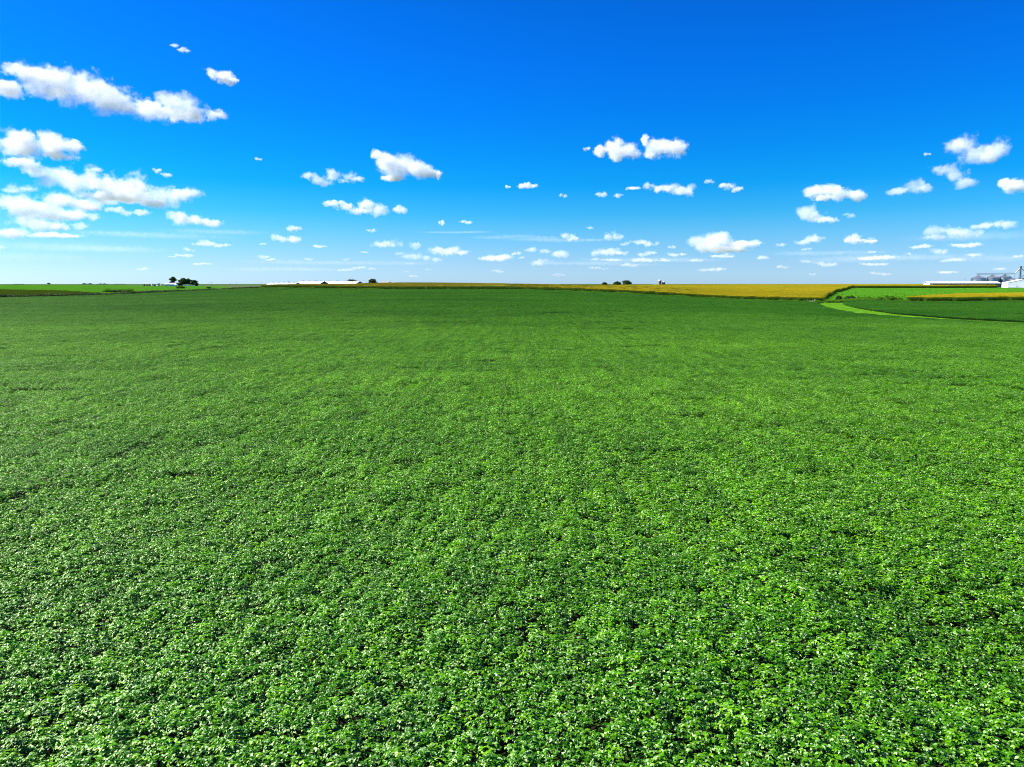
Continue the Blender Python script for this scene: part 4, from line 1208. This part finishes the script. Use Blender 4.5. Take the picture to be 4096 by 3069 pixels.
HAND = [
 (Z1, [(190,275,130,40),(400,335,190,90),(600,395,230,105),(820,475,220,98),(960,540,150,80),(1200,590,190,68),(1420,560,170,90),(1480,635,120,45),(340,430,100,50),(1560,600,80,45)], 'largest bright white cloud, long and tilted, high at upper left', 6.5),
 (Z1, [(1740,620,75,40)], 'small detached scrap at the right tip of the largest cloud', 5),
 (Z1, [(30,390,125,72)], 'white cloud cut by the left edge beside the largest cloud', 7),
 (Z1, [(1780,310,100,62),(1840,345,75,36)], 'small isolated white cloud right of and above the largest cloud', 7),
 (Z1, [(1400,65,30,18),(1470,100,50,20)], 'tiny wisp high above the largest cloud', 3),
 (Z1, [(100,850,180,80),(250,880,140,70),(400,820,90,70),(480,880,120,50),(460,950,110,35),(620,885,50,25),(210,790,60,35)], 'ragged two-layered white cloud at the left edge below the largest', 7),
 (Z1, [(150,1000,110,35),(260,1060,90,40),(480,1140,130,80),(700,1160,170,90),(900,1200,160,90),(1050,1200,150,100),(1250,1280,170,80),(1480,1260,110,50),(1280,1340,90,35),(950,1290,250,40)], 'long grey-bellied cloud bank trailing right at mid left', 7),
 (Z1, [(750,1065,55,25)], 'small smear of cloud just above the long grey-bellied bank', 3),
 (Z1, [(1260,1075,32,24),(1335,1105,32,20)], 'pair of tiny puffs right of the long grey-bellied bank', 3),
 (Z1, [(2080,980,30,16)], 'single faint speck of cloud alone in the blue left of centre', 2.5),
 (Z2, [(470,500,150,50),(650,540,150,50),(740,570,80,25)], 'flat cloud layer directly under the long grey-bellied bank', 5),
 (Z2, [(100,540,160,60),(300,600,220,60),(600,630,150,35)], 'broad flat cloud at the left edge, third layer down', 6),
 (Z2, [(300,690,150,45),(450,720,90,30),(630,710,60,30)], 'low broken cloud near the left edge, fourth layer down', 5),
 (Z2, [(80,770,150,50),(420,785,170,25)], 'lowest flat cloud touching the left edge', 5),
 (Z2, [(150,420,120,35)], 'thin veil of cloud at the left edge above the flat layers', 2),
 (Z2, [(930,580,80,30),(1030,605,50,22),(1140,605,70,25)], 'slender row of scraps right of the left cloud layers', 4),
 (Z2, [(1400,630,80,40),(1520,665,130,40),(1680,690,100,28)], 'slanting white cloud just right of the left cloud layers', 6),
 (Z2, [(1660,855,75,25),(1790,868,60,18)], 'small flat cloud low above the left farmstead', 5),
 (Z3, [(1030,140,50,40),(1100,190,90,60),(1200,240,150,90),(1350,260,120,70),(1150,330,90,25),(1460,290,70,35),(1515,310,22,30)], 'solid wedge shaped white cloud left of centre', 8),
 (Z3, [(560,340,110,45),(480,310,60,30),(680,300,70,45),(800,320,60,40),(870,335,50,25),(760,350,40,20)], 'wispy curled cloud left of the solid wedge', 4),
 (Z3, [(680,535,80,30),(770,560,80,30),(860,590,90,30),(950,550,65,55),(1020,590,90,45)], 'humped white cloud below the solid wedge', 7),
 (Z3, [(1200,590,62,42)], 'soft round puff at the right of the humped cloud', 4),
 (Z3, [(340,740,55,30)], 'small oval cloud below and left of the humped cloud', 6),
 (Z3, [(210,800,45,25),(310,820,90,25),(370,820,50,30)], 'short flat cloud just below the small oval one', 6),
 (Z3, [(1545,685,24,26)], 'tiny upright puff above the centre skyline', 4),
 (Z3, [(1745,685,52,20)], 'tiny flat puff right of the tiny upright one', 4),
 (Z3, [(1650,765,260,9),(1800,762,110,10)], 'thin faint streak of cloud above the centre skyline', .10),
 (Z3, [(1070,860,90,28),(1170,855,70,42),(1330,865,60,30)], 'low humped cloud above the grey roofed house', 6),
 (Z3, [(1520,910,90,35),(1620,915,120,35),(1700,930,60,22)], 'flat-based low cloud left of the picture centre', 6),
 (Z3, [(1210,935,50,16),(1300,955,80,28),(1420,970,50,25),(1500,985,50,22)], 'broken low cloud row under the flat-based one', 5),
 (Z3, [(1930,975,90,20),(2000,970,110,28),(2060,965,60,25)], 'long low cloud right above the centre skyline', 6),
 (Z4, [(800,210,52,45),(930,190,80,85),(1020,210,110,70),(1090,240,60,40),(950,270,50,30)], 'left half of the twin white cumulus right of centre', 7),
 (Z4, [(1250,170,100,75),(1350,190,90,60),(1440,190,75,70),(1210,240,60,35),(1170,120,30,40)], 'right half of the twin white cumulus right of centre', 7),
 (Z4, [(700,190,30,20)], 'faint scrap at the left tip of the twin cumulus', 3),
 (Z4, [(220,485,72,30)], 'small slanting white scrap near the top centre of the middle sky', 5),
 (Z4, [(505,570,32,26)], 'tiny slanting scrap right of and below the small slanting one', 3),
 (Z4, [(805,560,42,22)], 'faint scrap below the twin cumulus, left one of two', 3),
 (Z4, [(950,568,34,20)], 'faint scrap below the twin cumulus, right one of two', 3),
 (Z4, [(1075,510,60,14),(1180,485,50,28),(1280,515,90,28),(1380,510,70,38),(1460,530,80,35),(1530,530,50,45)], 'thin wavy cloud under the twin cumulus', 4),
 (Z4, [(1685,455,38,24)], 'dim puff at the upper right of the thin wavy cloud', 2.2),
 (Z4, [(1840,495,58,34),(1915,520,42,22)], 'small bright comma cloud right of the thin wavy cloud', 5),
 (Z4, [(545,905,60,35),(590,915,40,25)], 'small cumulus low right of the picture centre', 6),
 (Z4, [(910,895,72,38)], 'small cumulus low below the twin cumulus', 6),
 (Z4, [(870,1020,130,35)], 'flat low cloud above the skyline trees and silos', 5),
 (Z4, [(1630,940,100,60),(1720,930,90,60),(1785,920,65,50),(1680,990,110,40),(1860,960,80,40),(1980,955,100,30),(1830,1000,150,25)], 'big rounded cumulus low above the golden corn', 8),
 (Z4, [(480,1040,65,35)], 'bright little cumulus low left of the skyline trees', 6),
 (Z5, [(1740,180,110,75),(1680,150,60,35),(1850,230,110,70),(1980,200,80,75),(1930,270,50,30)], 'soft heart shaped cloud at upper right', 4.5),
 (Z5, [(1580,355,85,36),(1680,410,75,42),(1740,460,85,42)], 'hazy slanting cloud under the heart shaped one', 3.2),
 (Z5, [(1330,495,80,50),(1410,515,60,30),(1200,535,80,28)], 'hazy small cloud left of the slanting one at the right', 3.5),
 (Z5, [(2100,490,80,55),(2180,500,80,50)], 'white cloud cut by the right edge', 5),
 (Z5, [(1430,236,28,16)], 'tiny scrap left of the heart shaped cloud', 2.5),
 (Z5, [(520,550,90,45),(650,540,110,45),(750,560,90,45),(870,570,50,45),(600,590,80,25)], 'oblong white cloud above the right end of the golden corn', 6),
 (Z5, [(460,710,90,60),(530,740,80,40),(620,765,90,25)], 'soft cumulus directly under the oblong white cloud', 5),
 (Z5, [(800,730,50,26)], 'dim smudge right of the soft cumulus under the oblong cloud', 2),
 (Z5, [(490,930,92,42)], 'pale lens shaped cloud low under the soft cumulus', 5),
 (Z5, [(830,920,80,45),(930,935,90,28)], 'bright flat-based cloud low right of the pale lens', 7),
 (Z5, [(1530,860,90,45),(1500,905,80,20),(1620,860,70,30),(1740,880,100,35)], 'broken bright cloud low above the long white shed', 4.5),
 (Z5, [(2060,805,62,36),(1920,810,90,25)], 'soft cloud low above the grain bins near the right edge', 3.5),
 (Z5, [(1380,985,70,22)], 'slim white cloud left of those above the long white shed', 5),
 (Z5, [(1730,975,80,22),(1820,965,50,18)], 'slim cloud directly above the grain bins', 4),
]
VEILS = [
 (Z2, [(500,880,600,30),(150,960,420,36),(900,900,380,20)], 'milky veil hanging low over the left horizon', 0.21),
 (Z2, [(1300,790,520,16),(1750,760,420,14),(900,770,320,16)], 'thin pale streak above the left farmstead', 0.13),
 (Z3, [(700,1010,600,26),(300,1060,400,22)], 'faint milky band low over the white barns', 0.18),
 (Z4, [(500,930,420,22),(150,900,300,16)], 'faint milky band right of the picture centre', 0.16),
 (Z4, [(1250,1090,560,34),(800,1120,420,22)], 'broad hazy veil low over the golden corn', 0.21),
 (Z5, [(1000,1080,520,34),(600,1040,380,26)], 'broad hazy veil left of the long white shed', 0.21),
 (Z5, [(1800,900,420,40),(1950,1080,320,34)], 'soft hazy veil over the grain bins', 0.21),
]
HAND += VEILS
for w_, pf, lab, tau in HAND:
    cloud(w_, pf, lab, tau, rag=1.7 if tau >= 8 else 2.6)
SMALL = {
 2: [(1520,905,40,16),(1480,950,58,18),(1385,962,32,10),(1640,1015,58,11),(1150,1060,40,12),(15,890,40,22)],
 3: [(980,755,38,20),(2140,935,38,18),(2180,970,28,15),(560,878,58,13),(110,965,52,20),(170,985,38,12),(780,980,28,14),(475,980,32,12),(760,1068,62,16),(880,1048,52,14),
     (980,1055,32,12),(1995,1075,48,14),(1290,1020,32,14),(1260,1080,28,12),(1310,1115,36,10),(1430,1065,24,12),(925,925,28,9),(100,860,28,10),(2075,400,24,18)],
 4: [(240,1000,48,28),(360,1015,42,24),(340,1105,82,32),(130,1040,38,16),(720,828,30,16),(1130,950,72,24),(1220,960,62,22),(1010,955,38,20),(1190,1035,70,22),(1385,980,30,20),(1415,1045,72,18),
     (1150,1085,90,20),(1030,1125,66,26),(1320,1085,52,14),(900,1085,72,14),(770,1080,34,12),(1810,1052,90,20),(1570,1090,48,14),(1700,1165,80,20),(1785,1160,32,18),(2110,1070,42,20),(470,1210,42,16),(840,1160,26,12),(760,1150,42,12)],
 5: [(1535,1020,52,28),(1810,1050,62,18),(1640,1090,82,24),(2165,1065,42,16),(245,970,40,22),(40,955,52,18),(450,1005,42,16),(250,1145,52,16),(100,1070,42,22),(450,1100,42,20),(620,1125,82,22),
     (1000,1075,140,18),(1000,1130,92,18),(1050,1200,72,14),(500,1210,32,14),(980,1025,34,11),(1600,1190,62,12),(2010,1165,42,14),(1280,1040,24,16)],
}
PLACE = {2: 'low over the farmstead at the left', 3: 'low over the white roofed barns and the house', 4: 'low over the skyline trees and the silos', 5: 'low over the right-hand hay field and grain bins'}
for k_, lst in SMALL.items():
    for p_ in lst:
        cloud((None, Z1, Z2, Z3, Z4, Z5)[k_], [p_], 'tiny white cloud puff ' + PLACE[k_], 3.6, 'tiny clouds ' + PLACE[k_], 2.6)
